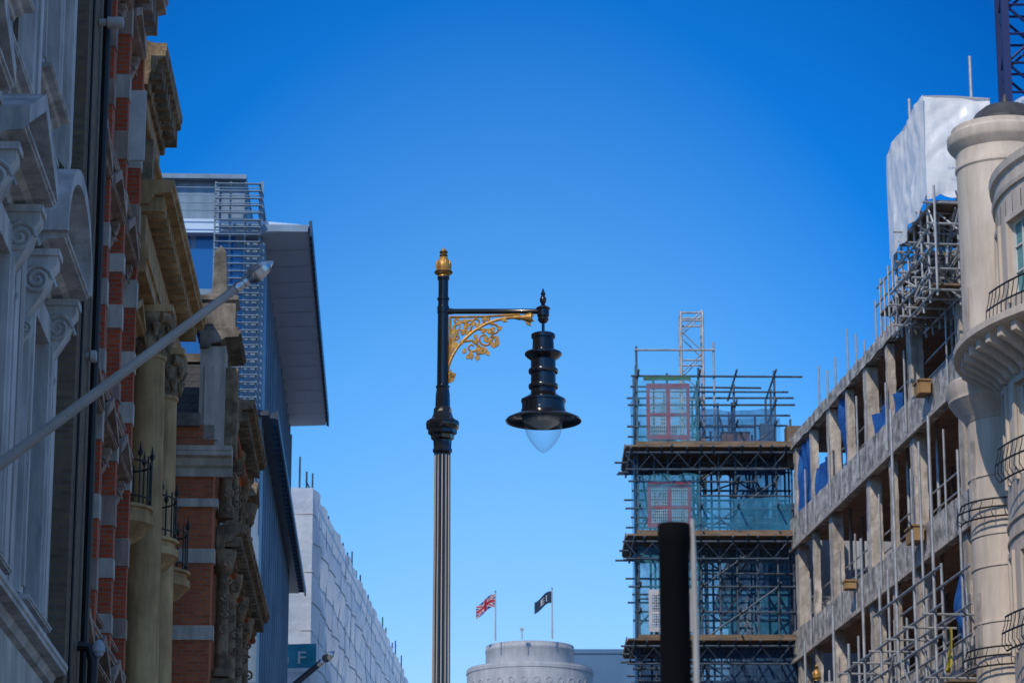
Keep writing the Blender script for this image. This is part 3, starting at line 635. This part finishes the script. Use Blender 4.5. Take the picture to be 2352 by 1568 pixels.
part('side_sheet',MB(FR.pt).grid(f_st,60,46),m_sheet2,r);fs=part('front_sheet',MB(FR.pt).grid(f_fr,44,46),m_sheet2,r);part('top_sheet',MB(FR.pt).grid(f_tp,20,20),m_sheet2,r)
part('sheet_print',tmesh('SUPERCLAD PRIMARY',.1,lambda x,y:FR.pt(sa-.16,.35-x*.9,zv(405,sa)+y)),m_bprint,fs,False,recalc=False)
for u,v0,v1,Y in ((2227,130,235,81),(2088,228,300,82.5)):
    a=P(u,v0,Y);b=P(u,v1,Y);solo('roof_mast',MB().tube([(a.x,a.y,b.z-3),(a.x,a.y,a.z)],.045,7),m_tube,'tall steel tube rising through top of white wrapped enclosure' if u>2200 else 'short steel tube behind left edge of white wrapped enclosure','pole')
# ------------------------------------------------------------ cream corner building
AX=12.76;AY=74.;BX,BY=17.9,69.8
r=thing('cream_corner_building','cream rendered corner building with slim round turret and curved balcony at the right edge','building',(BX,BY,0))
CB=Cyl(BX,BY,6.0,rad(256));CA=Cyl(AX,AY,1.18,rad(256))
ops=[];ww=[]
for ph,w in ((46,1.0),(62,1.1),(78,.45)):
    s=6*rad(ph)
    for z,h in ((20.9,1.9),(16.6,2.2),(12.6,2.2),(8.2,2.2)): ops.append((s-w/2,s+w/2,z,z+h));ww.append((s,z,w,h))
m=MB(CB.pt);wall(m,-4,14,0,24.1,0,ops,.3,.25);part('curved_wall',m,m_cream,r)
part('inner_wall',MB().lathe(BX,BY,[(5.5,0),(5.5,24.0),(.1,24.05)],48),m_cream,r)
for s,z,w,h in ww:
    window(r,CB,s,z,w,h,-.12,m_sash,m_teal if s>5.5 and w>.5 else m_glass,2 if w>.5 else 1,3,.06)
    m=MB(CB.pt);m.box(s-w/2-.14,s-w/2,-.02,.07,z-.1,z+h+.14).box(s+w/2,s+w/2+.14,-.02,.07,z-.1,z+h+.14).box(s-w/2,s+w/2,-.02,.068,z+h,z+h+.14);part('window_surround',m,m_cream,r,False)
def ring(cx,cy,r0,prof,n=64): return MB().lathe(cx,cy,[(r0+a,z) for a,z in prof],n)
part('cornice',ring(BX,BY,6,[(-.1,23.6),(.07,23.6),(.09,23.7),(.03,23.72),(.03,24.05),(.12,24.1),(.14,24.3),(-.1,24.32)],72),m_cream,r)
for k in range(8):
    s=5.2+k*.5;part('fluting',MB(CB.pt).box(s-.012,s+.012,-.01,.012,22.95,23.4),m_dkst,r,False)
for z in (15.6,15.2,11.6,11.2,10.8):
    part('string_course',ring(BX,BY,6,[(-.02,z),(.05,z+.01),(.05,z+.07),(-.02,z+.08)],72),m_cream,r)
ta=part('turret',ring(AX,AY,0,[(1.18,0),(1.18,25.7),(1.22,25.75),(1.22,25.85),(1.19,25.9),(1.19,26.2),(1.36,26.38),(1.4,26.45),(1.4,26.65),(1.28,26.75),(1.28,26.87),(.2,26.9)],48),m_cream,r)
part('turret_dome',ring(AX+.15,AY,0,[(.95,26.85),(.95,27.07),(.9,27.11),(.8,27.3),(.58,27.48),(.3,27.58),(.1,27.62),(.05,27.8),(.01,27.9)],32),m_lead,ta)
for z in (17.5,16.0,15.2,13.8,12.2,11.6,11): part('turret_band',ring(AX,AY,1.18,[(-.02,z),(.03,z+.01),(.03,z+.06),(-.02,z+.07)],40),m_cream,ta)
for z in (20.9,16.9,13.0):
    s=1.18*rad(58);part('recessed_panel',MB(CA.pt).box(s-.13,s+.13,-.05,.02,z,z+1.6),m_concl,ta,False)
bl=[(-.02,19.2),(.12,19.25),(.22,19.45),(.6,19.7),(.9,19.77),(1.1,19.8),(1.17,19.84),(1.17,20.0),(1.1,20.04),(-.02,20.05)]
ba=part('balcony',ring(BX,BY,6,bl,72),m_cream,r)
part('turret_balcony',ring(AX,AY,1.1,[(-.02,18.95),(.1,19.0),(.18,19.15),(.38,19.35),(.48,19.5),(.52,19.54),(.52,19.64),(.57,19.72),(.57,20.0),(.5,20.06),(-.02,20.07)],40),m_cream,r)
for k in range(11):
    s=4.2+k*.52;part('corbel',MB(CB.pt).prism([(.0,18.95),(.14,19.0),(.24,19.15),(.7,19.44),(1.0,19.56),(1.0,19.79),(.0,19.79)],'x',s-.09,s+.09),m_cream,ba,False)
def rail(C,rr,z0,h,a0,a1,n,nm='balcony_railing'):
    m=MB();c=C.c
    for z,b in ((z0,.0),(z0+h*.5,.09),(z0+h,0)):
        m.tube([(c[0]+(rr+b)*math.cos(rad(a0+(a1-a0)*i/n)),c[1]+(rr+b)*math.sin(rad(a0+(a1-a0)*i/n)),z) for i in range(n+1)],.024,6)
    for i in range(0,n+1):
        w=rad(a0+(a1-a0)*i/n);cw,sw=math.cos(w),math.sin(w)
        m.tube([(c[0]+(rr+b)*cw,c[1]+(rr+b)*sw,z0+h*t) for t,b in ((0,0),(.2,.11),(.5,.09),(.8,.02),(1,0))],.012,5)
    part(nm,m,m_iron,r)
rail(CB,6.6,20.06,.9,190,225,18);rail(CB,6.4,16.45,.8,186,206,9,'window_railing');rail(CB,6.4,12.45,.8,186,206,9,'window_railing')
rail(CA,1.42,16.4,.45,170,262,7,'window_railing');rail(CA,1.42,12.7,.45,170,262,7,'window_railing')
part('rear_block',MB().box(13.9,30,70,77,0,23.2),m_cream,r,False)
m=MB();p=P(2330,215,80);m.grid(lambda i,j:(p.x-.4+1.4*i,80+.3*noise.noise(Vector((i*4,j*4,0))),p.z-1.2+(1.5*j)*(.5+.5*i)),10,10)
solo('plastic_sheet',m,m_sheet,'loose translucent plastic sheet behind the dark turret dome','sheet')
# crane mast
Yc=100;a=P(2303,0,Yc);x0,x1=a.x+.05,a.x+1.25
r=thing('crane_mast','dark blue lattice crane mast at the top right corner','crane',((x0+x1)/2,Yc+.6,0))
for x in (x0,x1):
    for y in (Yc,Yc+1.2): part('mast_chord',MB().box(x-.13,x+.13,y-.13,y+.13,0,48),m_crane,r,False)
for y in (Yc,Yc+1.2):
    k=24.;i=0
    while k<46:
        part('mast_lacing',MB().tube([(x0 if i%2 else x1,y,k),(x1 if i%2 else x0,y,k+1.1)],.055,6),m_crane,r);part('mast_rung',MB().tube([(x0,y,k),(x1,y,k)],.05,6),m_crane,r);k+=1.1;i+=1
for x in (x0,x1): part('mast_side_lacing',MB().tube([(x,Yc+(1.2 if i%2 else 0),24+i*1.1) for i in range(21)],.05,6),m_crane,r)
# ------------------------------------------------------------ pale building beyond
r=thing('pale_street_building','pale stone building seen through the scaffold tower','building',(10.5,120,0))
FP=Fac(9.4,108,.015,-1)
ops=[(s-.6,s+.6,z,z+2) for s in (2,5,8,11,14,17,20,23) for z in (8.5,12.5,16.5,20.2)]
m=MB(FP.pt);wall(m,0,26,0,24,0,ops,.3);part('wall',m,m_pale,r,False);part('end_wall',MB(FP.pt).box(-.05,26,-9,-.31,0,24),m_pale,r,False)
for s0,s1,z0,z1 in ops: window(r,FP,(s0+s1)/2,z0,1.2,2,-.15,m_sash,m_glass)
cornice(r,FP,-.1,26,0,23.8,.8,.7,m_pale);cornice(r,FP,0,26,0,19.3,.35,.35,m_pale,'string_course');cornice(r,FP,0,26,0,15.4,.35,.35,m_pale,'string_course')
# ------------------------------------------------------------ scaffold tower
r=thing('scaffold_tower','tall blue grey scaffold tower with timber decks and red hoist gates','scaffold',(7,105.5,0))
r.location.z=-.25
xs=[4.45,5.0,5.5,6.65,7.3,7.95,8.65,9.35,9.95];ys=[104,105.6,107.2]
for i,x in enumerate(xs):
    for j,y in enumerate(ys):
        if j==1 and i in (1,4): continue
        zt={0:29.2,1:28.1,3:28.4,5:27.8,7:28.3,6:26.6,4:27.1,8:26.5}.get(i,28.2)+(.0 if j==0 else -.3)
        part('standard',MB().tube([(x+.07*R.random(),y,.3),(x+.07*R.random(),y,zt)],.042,7),m_tubed,r)
zl=[15.6,16.6,17.5,18.5,19.5,20.4,21.3,22.2,23.2,24.2,25.25,26.2,27.0,28.05]
for k,z in enumerate(zl):
    for y in (ys[0]-.07,ys[1],ys[2]+.07):
        e=R.random()**2*.3;a=R.choice((0,0,0,2.2)) if k<10 else 0;part('ledger',MB().tube([(4.32-e+a,y,z+.06*R.random()),((10.0 if k!=13 else 10.3)+.3*R.random()-R.choice((0,0,1.4)),y,z+.06*R.random())],.04,6),m_tubed,r)
    if k<13: part('mid_rail',MB().tube([(4.4+R.choice((0,2.3)),103.9,z+.5),(6.7+3.2*R.choice((0,1,1)),103.9,z+.48)],.036,6),m_tubed,r)
    for x in (xs[0],xs[3],xs[5],xs[7]): part('transom',MB().tube([(x+.07,103.5-.4*R.random(),z+.08),(x+.07,107.7+.3*R.random(),z+.08)],.04,6),m_tubed,r)
part('guard_rail',MB().tube([(4.4,103.95,29.05),(7.3,103.95,29.05)],.04,6),m_tube,r);part('guard_post',MB().tube([(7.25,104,25.2),(7.25,104,29.35)],.04,6),m_tube,r)
for z in (16.6,18.5,20.4,22.3,24.2):
    for a,b in ((6.65,9.35),(9.35,6.65)) : part('brace',MB().tube([(a,103.9 if a<b else 107.3,z),(b,103.9 if a<b else 107.3,z+1.9)],.035,6),m_tubed,r)
for q in range(55):
    x=4.5+5.*R.random();z=15.5+10*R.random();y=R.uniform(104,107);part('short_tube',MB().tube([(x,y,z),(x+R.uniform(-.5,.8),y+R.uniform(-.8,.8),z+R.uniform(.3,1.6))],.034,6),m_tubed,r)
for z in (25.35,22.15,18.45,14.9):
    dk=part('deck',MB().box(4.05,10.05,103.3,107.6,z,z+.06),m_wood,r,False)
    part('toe_board',MB().box(4.4,10.05,103.25,103.29,z-.02,z+.18),m_wood,dk,False);part('toe_board',MB().box(4.0,4.04,103.6,107.2,z-.02,z+.16),m_wood,dk,False)
    for k in range(12):
        x=4.1+k*.5+.2*R.random();part('putlog',MB().tube([(x,102.9-.5*R.random(),z-.12),(x,107.9,z-.12)],.04,6),m_tubed,r)
    for k in range(4):
        y=103.3+k*1.2;part('cross_tube',MB().tube([(4.05-.4*R.random(),y,z-.22-.1*(k%3)),(10.0+.2*R.random(),y,z-.22-.1*(k%3))],.04,6),m_tubed,r)
    part('lattice_beam',MB().tube([(4.0,103.2,z-.85),(9.7,103.2,z-.85)],.035,6).tube([(4.0+i*.47,103.2,z-(.85 if i%2 else .3)) for i in range(13)],.026,5),m_tubed,r)
for z0,z1,mt in ((25.7,27.75,m_redp),(22.5,24.15,m_redp),(18.8,20.3,m_mesh)):
    x0,x1=4.8,6.35;zm=z0+(z1-z0)*.45;g=MB().box(x0,x0+.12,103.7,103.76,z0,z1).box(x1-.12,x1,103.7,103.76,z0,z1).box(x0+.12,x1-.12,103.7,103.76,z1-.2,z1).box(x0+.12,x1-.12,103.7,103.76,z0,z0+.16).box((x0+x1)/2-.07,(x0+x1)/2+.07,103.7,103.76,z0+.16,z1-.2)
    gt=part('hoist_gate',g,mt,r,False)
    part('gate_crossbar',MB().box(x0+.12,(x0+x1)/2-.07,103.702,103.758,zm-.05,zm+.05),mt,gt,False);part('gate_crossbar',MB().box((x0+x1)/2+.07,x1-.12,103.702,103.758,zm-.05,zm+.05),mt,gt,False)
    me=MB()
    for c0,c1 in ((x0+.12,(x0+x1)/2-.07),((x0+x1)/2+.07,x1-.12)):
        for k in range(8): x=c0+(c1-c0)*(k+.5)/8;me.box(x-.012,x+.012,103.72,103.74,z0+.16,z1-.2)
        for k in range(12): z=z0+.16+(z1-z0-.36)*(k+.5)/12;me.box(c0,c1,103.715,103.735,z-.012,z+.012)
    part('gate_mesh',me,m_mesh,gt,False)
part('banner',MB().box(4.7,6.4,103.66,103.68,27.85,28.0),m_green,r,False)
for x0,x1,y,z0,z1,mt in ((4.45,6.65,103.6,25.5,27.85,m_netl),(4.45,6.65,103.6,22.3,24.4,m_netl),(6.7,9.35,103.86,25.45,26.8,m_net2),(4.5,9.9,107.35,15,25.3,m_net),(6.7,9.9,103.84,15,18.4,m_net2),(6.7,9.9,107.3,25.3,27.3,m_net),(7.9,9.9,104.5,22.2,25.2,m_net2),(4.5,6.6,104.9,15,18.4,m_net2),(6.7,9.9,105,18.5,22,m_net),(6.7,9.9,103.84,22.3,23.6,m_net),(4.5,6.6,103.84,18.6,21.9,m_netl),(4.5,6.6,106,22.2,27.4,m_net)):
    part('debris_netting',MB().grid(lambda i,j:(x0+(x1-x0)*i,y+.08*noise.noise(Vector((i*5,j*5,x0+z0))),z0+(z1-z0)*j+.1*noise.noise(Vector((i*4,x0,j)))*j),12,10),mt,r)
part('side_netting',MB().grid(lambda i,j:(4.38+.06*noise.noise(Vector((i*4,j*8,0))),104+3.2*i,15+12.8*j),8,24),m_net,r)
def crate(x,z,w,h,mt,lab):
    m=MB().box(x,x+w,104.1,104.8,z,z+h).box(x-.03,x+w+.03,104.07,104.83,z+h,z+h+.05)
    for k in range(3): m.box(x+w*(k+.3)/3,x+w*(k+.5)/3,104.05,104.1,z,z+h)
    solo('site_box',m,mt,lab,'box',smooth=False)
crate(5.0,25.17,.9,.75,m_alu,'grey metal box on the top deck behind red hoist gate');crate(7.5,25.17,1.0,.6,m_ply,'yellowish timber stack on the top deck of scaffold tower');crate(8.9,25.17,.55,.9,m_steelp,'blue grey bin at right end of top scaffold deck')
# hoist mast
x0,x1=6.2,7.0;y0,y1=105.8,106.6
r=thing('hoist_mast','square lattice hoist mast rising above the scaffold tower','mast',((x0+x1)/2,106.2,0))
for x in (x0,x1):
    for y in (y0,y1): part('mast_chord',MB().tube([(x,y,.1),(x,y,30.75)],.05,7),m_tube,r)
for fx in range(4):
    pts=[]
    for i in range(24):
        z=12.4+i*.8;e=i%2
        pts.append([(x0+(x1-x0)*e,y0,z),(x0+(x1-x0)*e,y1,z),(x0,y0+(y1-y0)*e,z),(x1,y0+(y1-y0)*e,z)][fx])
    part('mast_lacing',MB().tube(pts,.03,6),m_tube,r)
for i in range(13):
    z=12.4+i*1.5;part('mast_frame',MB().tube([(x0,y0,z),(x1,y0,z),(x1,y1,z),(x0,y1,z),(x0,y0,z)],.035,6),m_tube,r)
part('mast_frame',MB().tube([(x0,y0,30.7),(x1,y0,30.7),(x1,y1,30.7),(x0,y1,30.7),(x0,y0,30.7)],.04,6),m_tube,r)
# ------------------------------------------------------------ street lamp
Yl=30.;pk=1/221.;lx=P(1017,900,Yl).x;gx=P(1248,880,Yl).x
def lz(v): return zv(v,Yl)
def prn(l): return [(h*pk,lz(v)) for v,h in l]
lamp=thing('street_lamp','tall black street lamp with gilt scrolled bracket and hanging lantern','street lamp',(lx,Yl,0))
fc=part('fluted_column',MB().lathe(lx,Yl,[(.096,3.2),(.093,lz(1568)),(.084,lz(1040))],96,fl=lambda i:1-.2*abs(math.sin(i*PI/8))**.8),m_black,lamp)
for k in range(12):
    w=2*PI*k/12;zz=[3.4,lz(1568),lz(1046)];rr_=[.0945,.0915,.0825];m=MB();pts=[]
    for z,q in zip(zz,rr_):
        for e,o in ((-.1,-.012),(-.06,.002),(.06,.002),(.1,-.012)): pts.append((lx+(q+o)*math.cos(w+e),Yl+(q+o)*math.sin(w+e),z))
    m.add(pts,[(4*j+i,4*j+i+1,4*j+5+i,4*j+4+i) for j in range(2) for i in range(3)]);part('painted_flute_highlight',m,m_hilite,fc,recalc=False)  # pale strips paint bright reflections onto the black column
part('base',MB().lathe(lx,Yl,[(.24,.1),(.24,.35),(.2,.4),(.19,1.2),(.21,1.25),(.14,1.5),(.11,3.1),(.12,3.15),(.12,3.25),(.09,3.27)],24),m_black,lamp)
part('collar',MB().lathe(lx,Yl,prn([(1042,17),(1038,22),(1032,22),(1028,20),(1012,21),(1008,26),(1000,27),(996,33),(988,33),(984,37),(972,38),(966,36),(960,25),(950,21),(938,20),(935,17),(905,16),(892,14),(890,16),(886,16),(884,13)]),8),m_black,lamp)
part('shaft',MB().lathe(lx,Yl,prn([(890,13.5),(720,12.5),(719,14),(704,14),(703,12),(690,12),(689,14),(684,14),(683,11.5),(668,11.5),(644,11.5),(642,14),(637,14),(636,10)]),24),m_black,lamp)
fi=part('finial',MB().lathe(lx,Yl,prn([(640,10),(636,14),(632,13),(629,19),(625,20),(621,17),(612,18),(603,16),(596,11),(591,9),(588,4),(585,6),(580,9),(576,7),(572,3.5),(569,1)]),20,),m_gold,lamp)
part('finial_band',MB().lathe(lx,Yl,prn([(628,19.6),(627,21),(624,21),(623,19)]),20),m_dgold,fi);part('finial_band',MB().lathe(lx,Yl,prn([(590,7),(588,9.5),(586,9.5),(584,6)]),16),m_dgold,fi);part('finial_band',MB().lathe(lx,Yl,prn([(582,8.6),(580,9.8),(577,8.6)]),16),m_dgold,fi)
for k in range(8):
    w=2*PI*k/8+.3;part('finial_petal',MB().lathe(lx+16*pk*math.cos(w),Yl+16*pk*math.sin(w),[(.004,lz(622)),(.014,lz(616)),(.013,lz(606)),(.004,lz(599))],6),m_gold,fi)
az=lz(715)
part('arm',MB().axis((lx,Yl,az),(1,0,0),[(.033,.05),(.033,.09),(.028,.1),(.028,gx-lx-.06),(.034,gx-lx-.05),(.034,gx-lx)],14),m_black,lamp)
part('arm_boss',MB().lathe(gx,Yl,prn([(765,3.5),(742,3.5),(741,8),(737,11),(733,13),(729,11),(726,14),(712,14),(709,17),(706,15),(703,8),(699,4),(696,6),(690,8),(684,7),(679,4),(675,6),(671,4),(662,.8)]),20),m_black,lamp)
ln=part('lantern',MB().lathe(gx,Yl,prn([(957,42),(960,46),(965,84),(968,86.5),(966,87),(962,84),(955,68),(950,56),(947,51),(941,51),(940,49),(924,49),(923,51),(918,51),(916,47),(911,38),(906,32),(903,29),(893,28.5),(892,33),(890,34),(885,34),(883,33),(882,28.5),(858,28.5),(857,33),(855,34),(850,34),(848,33),(847,28.5),(827,28.5),(825,31),(820,38),(815,42.5),(811,42.5),(809,40),(806,33),(803,25),(777,24),(776,27.5),(768,27.5),(766,24),(764,4)]),56),m_black,lamp)
part('glass_bowl',MB().lathe(gx,Yl,[(h*pk,lz(v)) for v,h in ((955,44),(968,44),(985,42.5),(1000,38),(1014,30),(1026,20),(1034,11.5),(1038,6),(1040,1))],48,fl=lambda i:1-.012*(i%2)),m_bowl,ln)
part('reflector',MB().lathe(gx,Yl,[(h*pk,lz(v)) for v,h in ((956,40),(972,36),(984,14),(986,8),(987,1))],32,fl=lambda i:1-.06*(i%2)),m_refl,ln)
part('bowl_rim',MB().lathe(gx,Yl,prn([(960,44),(966,47),(962,48),(957,47)]),40),m_alu,ln)
def Q(u,v): p=P(u,v,Yl);return (p.x,p.y,p.z)
def catm(pts,n=8):
    out=[]
    for i in range(len(pts)-1):
        p0=pts[max(i-1,0)];p1=pts[i];p2=pts[i+1];p3=pts[min(i+2,len(pts)-1)]
        for k in range(n):
            t=k/n;out.append(tuple(.5*((2*p1[c])+(-p0[c]+p2[c])*t+(2*p0[c]-5*p1[c]+4*p2[c]-p3[c])*t*t+(-p0[c]+3*p1[c]-3*p2[c]+p3[c])*t**3) for c in (0,1)))
    return out+[pts[-1]]
br=part('bracket',MB().tube([Q(*p) for p in catm([(1026,872),(1030,842),(1042,812),(1062,784),(1092,758),(1128,739),(1168,730),(1212,729)])],[3.6*pk]*56+[4.4*pk],8).tube([Q(1032,728),Q(1110,727),Q(1195,722)],3*pk,7).tube([Q(1034,728),Q(1033,830)],3*pk,7),m_gold,lamp)
def sp(c,r,a0,sg,turns,tail=None):
    pts=[(c[0]+r*(1-.8*i/30)*math.cos(a0+sg*turns*2*PI*i/30),c[1]+r*(1-.8*i/30)*math.sin(a0+sg*turns*2*PI*i/30)) for i in range(31)]
    if tail: pts=catm(tail+[pts[0],pts[1]],5)[:-1]+pts[1:]
    N=len(pts);part('scroll',MB().tube([Q(*p) for p in pts],[(3.4-1.2*i/N)*pk for i in range(N)],6),m_gold,br)
sp((1060,752),17,PI*.7,1,1.3,[(1042,800),(1043,780)]);sp((1094,741),10,PI*.9,1,1.2,[(1072,776),(1080,760)])
sp((1113,778),22,-PI*.6,1,1.35,[(1092,757),(1100,756)]);sp((1084,797),15,-PI*.5,1,1.2,[(1062,785),(1072,783)])
sp((1134,757),13,-PI*.6,1,1.2,[(1118,743),(1124,742)]);sp((1048,776),8,PI,1,1.1,[(1038,810),(1039,790)]);sp((1048,738),8,PI*.5,-1,1.1,[(1040,760),(1043,750)])
sp((1120,733),6,PI,1,1.,[(1104,750),(1110,742)]);sp((1078,742),9,PI*.2,-1,1.1);sp((1099,806),10,-PI*.4,1,1.1,[(1086,784),(1094,790)]);sp((1131,783),10,-PI*.6,1,1.1,[(1128,760),(1132,766)])
def leaf(u,v,ang,L,w,par):
    a=rad(ang);ca,sa_=math.cos(a),math.sin(a);o=[]
    for i in range(7):
        t=i/6;o.append((t*L,w*math.sin(PI*t**.8)*(1+.25*math.sin(t*14))))
    for i in range(5,0,-1):
        t=i/6;o.append((t*L,-w*math.sin(PI*t**.8)*(1+.25*math.sin(t*14))))
    pts=[Q(u+x*ca-y*sa_,v+x*sa_+y*ca) for x,y in o];n=len(pts);m=MB()
    m.add([(x,y-.014,z) for x,y,z in pts]+[(x,y+.014,z) for x,y,z in pts],[tuple(range(n)),tuple(range(n,2*n))[::-1]]+[(i,(i+1)%n,n+(i+1)%n,n+i) for i in range(n)])
    part('leaf',m,m_gold,par,False)
for u,v,a,L,w in ((1080,806,80,22,5),(1096,800,40,22,5),(1110,796,70,18,5),(1126,790,20,18,5),(1136,772,50,16,4.5),(1143,756,-20,12,4),(1070,800,120,15,4),(1060,770,-60,20,5),(1064,752,-20,16,5),(1074,740,200,14,4),(1092,748,10,16,4),(1112,772,60,18,5),(1118,764,-30,16,5),(1100,778,130,16,4),(1050,756,90,14,4),(1132,750,100,14,4),(1044,800,-70,18,4),(1106,735,-10,14,4),
 (1104,762,-10,14,4),(1122,775,80,14,4),(1050,745,-30,13,4),(1098,815,100,14,5),(1116,806,50,14,4),(1140,783,60,13,4),(1078,815,130,12,4),(1040,770,-80,14,3.5),(1084,750,-70,12,4),(1054,790,-30,13,4),(1072,768,-100,13,4),(1090,768,60,13,4),
 (1028,880,-75,34,6),(1028,878,-40,24,5),(1026,886,-100,30,5),(1030,866,-25,20,5),(1028,856,-120,16,4),(1150,731,25,18,4)): leaf(u,v,a,L,w*1.2,br)
part('flower_boss',MB().axis(Q(1180,729),(1,0,-.02),[(.018,0),(.022,.03),(.03,.06),(.024,.08),(.034,.11),(.05,.15),(.058,.18),(.04,.19),(.03,.17)],12),m_gold,br)
for a in (-35,35,0): leaf(1205,731,a+15,24,5,br)
def copy_tree(o,par=None):
    c=o.copy();COL.objects.link(c)
    if par:c.parent=par
    for ch in list(o.children): copy_tree(ch,c)
    return c
l2=copy_tree(lamp);Y2=56.2;q=P(1875,1524,Y2);l2.location=(q.x,Y2,0);l2['label']='distant street lamp at bottom right, only its gilt finial showing'
top=lz(569);l2.location.z=q.z-top if abs(q.z-top)<.6 else 0;l2.rotation_euler=(0,0,PI)
# ------------------------------------------------------------ foreground poles
Y0=9.;c=P(1550,1400,Y0);zt=zv(1204,Y0);k=9.2/F
solo('signal_pole',MB().lathe(c.x,Y0,[(.09,0),(.09,.03),(35*k,.05),(35*k,zt-.06),(37*k,zt-.055),(37*k,zt-.004),(36*k,zt),(.002,zt+.001)],32),m_matt,'blurred matt black pole top in the near foreground','pole')
zr=zv(1192,Y0);m=MB();N=20;pt_=[(P(1603,1400,Y0).x-.012*math.sin(i/N*PI*.5)**6+.003*math.sin(i*.8),Y0,.02+(zr-.02)*i/N) for i in range(N+1)]
m.tube(pt_,[7.5*k]*N+[5*k],12);solo('thin_rod',m,m_rod,'thin grey rod right beside the black foreground pole','rod')
# ------------------------------------------------------------ flagpoles and wall fittings
def fpole(a,b,r0,r1,lab,mt,fin):
    a=Vector(a);b=Vector(b);d_=(b-a).normalized();rt=thing('wall_flagpole',lab,'flagpole',tuple(a))
    part('pole',MB().tube([a,b],[r0,r1],14),mt,rt);k=max(r1,.058)/.055
    part('collar',MB().axis(b-d_*.12,d_,[(r1*1.02,0),(r1*1.25,.01),(r1*1.25,.05),(r1*1.1,.06),(r1*1.1,.1),(r1*1.3,.11),(r1*1.2,.15)],14),m_silver if fin else mt,rt)
    part('finial',MB().axis(b,d_,[(.03*k,0),(.035*k,.04*k),(.075*k,.08*k),(.088*k,.13*k),(.08*k,.2*k),(.065*k,.26*k),(.012*k,.34*k),(.001,.35*k)],8),m_silver,rt)
    part('wall_bracket',MB().axis(a-d_*.05,d_,[(r0*1.5,0),(r0*1.5,.25),(r0*1.1,.3)],12),m_iron,rt)
fpole(P(-62,1112,29.5),P(562,648,29.5),.062,.043,'long pale flagpole slanting up from the stucco building, no flag',m_polew,True)
fpole(P(560,1668,64),P(738,1520,64),.075,.06,'short dark flagpole poking up at the bottom left beside sheeted building',m_steeld,True)
def spot(u,v,s,L,lab):
    p=P(u,v,s);rt=thing('wall_spotlight',lab,'spotlight',tuple(p))
    part('housing',MB().axis(p,FL.n,[(.05,0),(.055,.1),(.085,.12),(.085,L),(.07,L+.02)],14),m_polew,rt);part('mount',MB().axis(p-FL.n*.06,FL.n,[(.1,0),(.1,.05)],10),m_polew,rt)
spot(228,52,39.3,.32,'white cylindrical spotlight high on the brick strip at top left');spot(188,818,39.3,.18,'small white spotlight at mid height on the brick strip')
p=P(205,1500,39.2);rt=thing('rainwater_outlet','black pipe elbow with grey camera at the bottom of brick strip','pipe',(p.x,p.y,p.z))
part('pipe_elbow',MB().tube([(p.x-.15,p.y,p.z+.1),(p.x,p.y,p.z+.08),(p.x+.05,p.y,p.z-.1),(p.x+.05,p.y,p.z-.7)],.07,10),m_iron,rt);part('camera_dome',MB().lathe(p.x+.12,p.y,[(.09,p.z+.02),(.09,p.z+.1),(.03,p.z+.18)],12).lathe(p.x+.12,p.y,[(.01,p.z-.06),(.06,p.z-.03),(.075,p.z+.02)],12),m_pale,rt)
# ------------------------------------------------------------ camera, sun, sky
cam=bpy.data.cameras.new('camera');co=bpy.data.objects.new('camera',cam);COL.objects.link(co);sc.camera=co
cam.lens=105;cam.sensor_width=36;cam.sensor_fit='HORIZONTAL';cam.clip_start=.1;cam.clip_end=5000
co.location=(0,0,EZ);co.rotation_euler=(PI/2+TT,0,0)
cam.dof.use_dof=True;cam.dof.focus_distance=31;cam.dof.aperture_fstop=8
az_=Vector((-.42,-.907)).normalized();el=rad(41)
sd=Vector((az_.x*math.cos(el),az_.y*math.cos(el),math.sin(el)))
L=bpy.data.lights.new('sun','SUN');L.energy=2.9;L.angle=rad(.5);L.color=(1,.9,.76);lo=bpy.data.objects.new('sun',L);COL.objects.link(lo)
lo.rotation_euler=sd.to_track_quat('Z','Y').to_euler();lo.location=(-30,-30,60)
w=bpy.data.worlds.new('World');sc.world=w;w.use_nodes=True;t=w.node_tree;bg=t.nodes['Background']
sk=t.nodes.new('ShaderNodeTexSky');sk.sky_type='NISHITA';sk.sun_disc=False;sk.sun_elevation=el;sk.sun_rotation=math.atan2(az_.x,az_.y)
sk.air_density=1.0;sk.dust_density=.3;sk.ozone_density=2.5
tc=t.nodes.new('ShaderNodeTexCoord');se=t.nodes.new('ShaderNodeSeparateXYZ');lk(t,tc.outputs['Generated'],se.inputs[0])
def mth(op,a,b,c=None):
    n=t.nodes.new('ShaderNodeMath');n.operation=op
    for i,x in enumerate((a,b,c)):
        if x is None: continue
        if isinstance(x,(int,float)): n.inputs[i].default_value=x
        else: lk(t,x,n.inputs[i])
    return n.outputs[0]
x2=mth('MINIMUM',mth('MULTIPLY',se.outputs[0],se.outputs[0]),.025)
zz=mth('MULTIPLY_ADD',x2,5.,se.outputs[2])
rc=ramp(t,zz,[(0,(.48,.48,.56)),(.13,(.34,.42,.53)),(.19,(.25,.41,.55)),(.26,(.155,.375,.55)),(.37,(.01,.225,.49)),(.48,(.002,.145,.37)),(.66,(.38,.47,.54)),(1,(.62,.62,.62))])
sv=t.nodes.new('ShaderNodeVectorMath');sv.operation='SCALE';lk(t,mixc(t,1.,sk.outputs[0],rc,'MULTIPLY'),sv.inputs[0]);sv.inputs['Scale'].default_value=2.
lk(t,sv.outputs[0],bg.inputs['Color']);bg.inputs['Strength'].default_value=.15
sc.view_settings.view_transform='Standard';sc.view_settings.look='None'
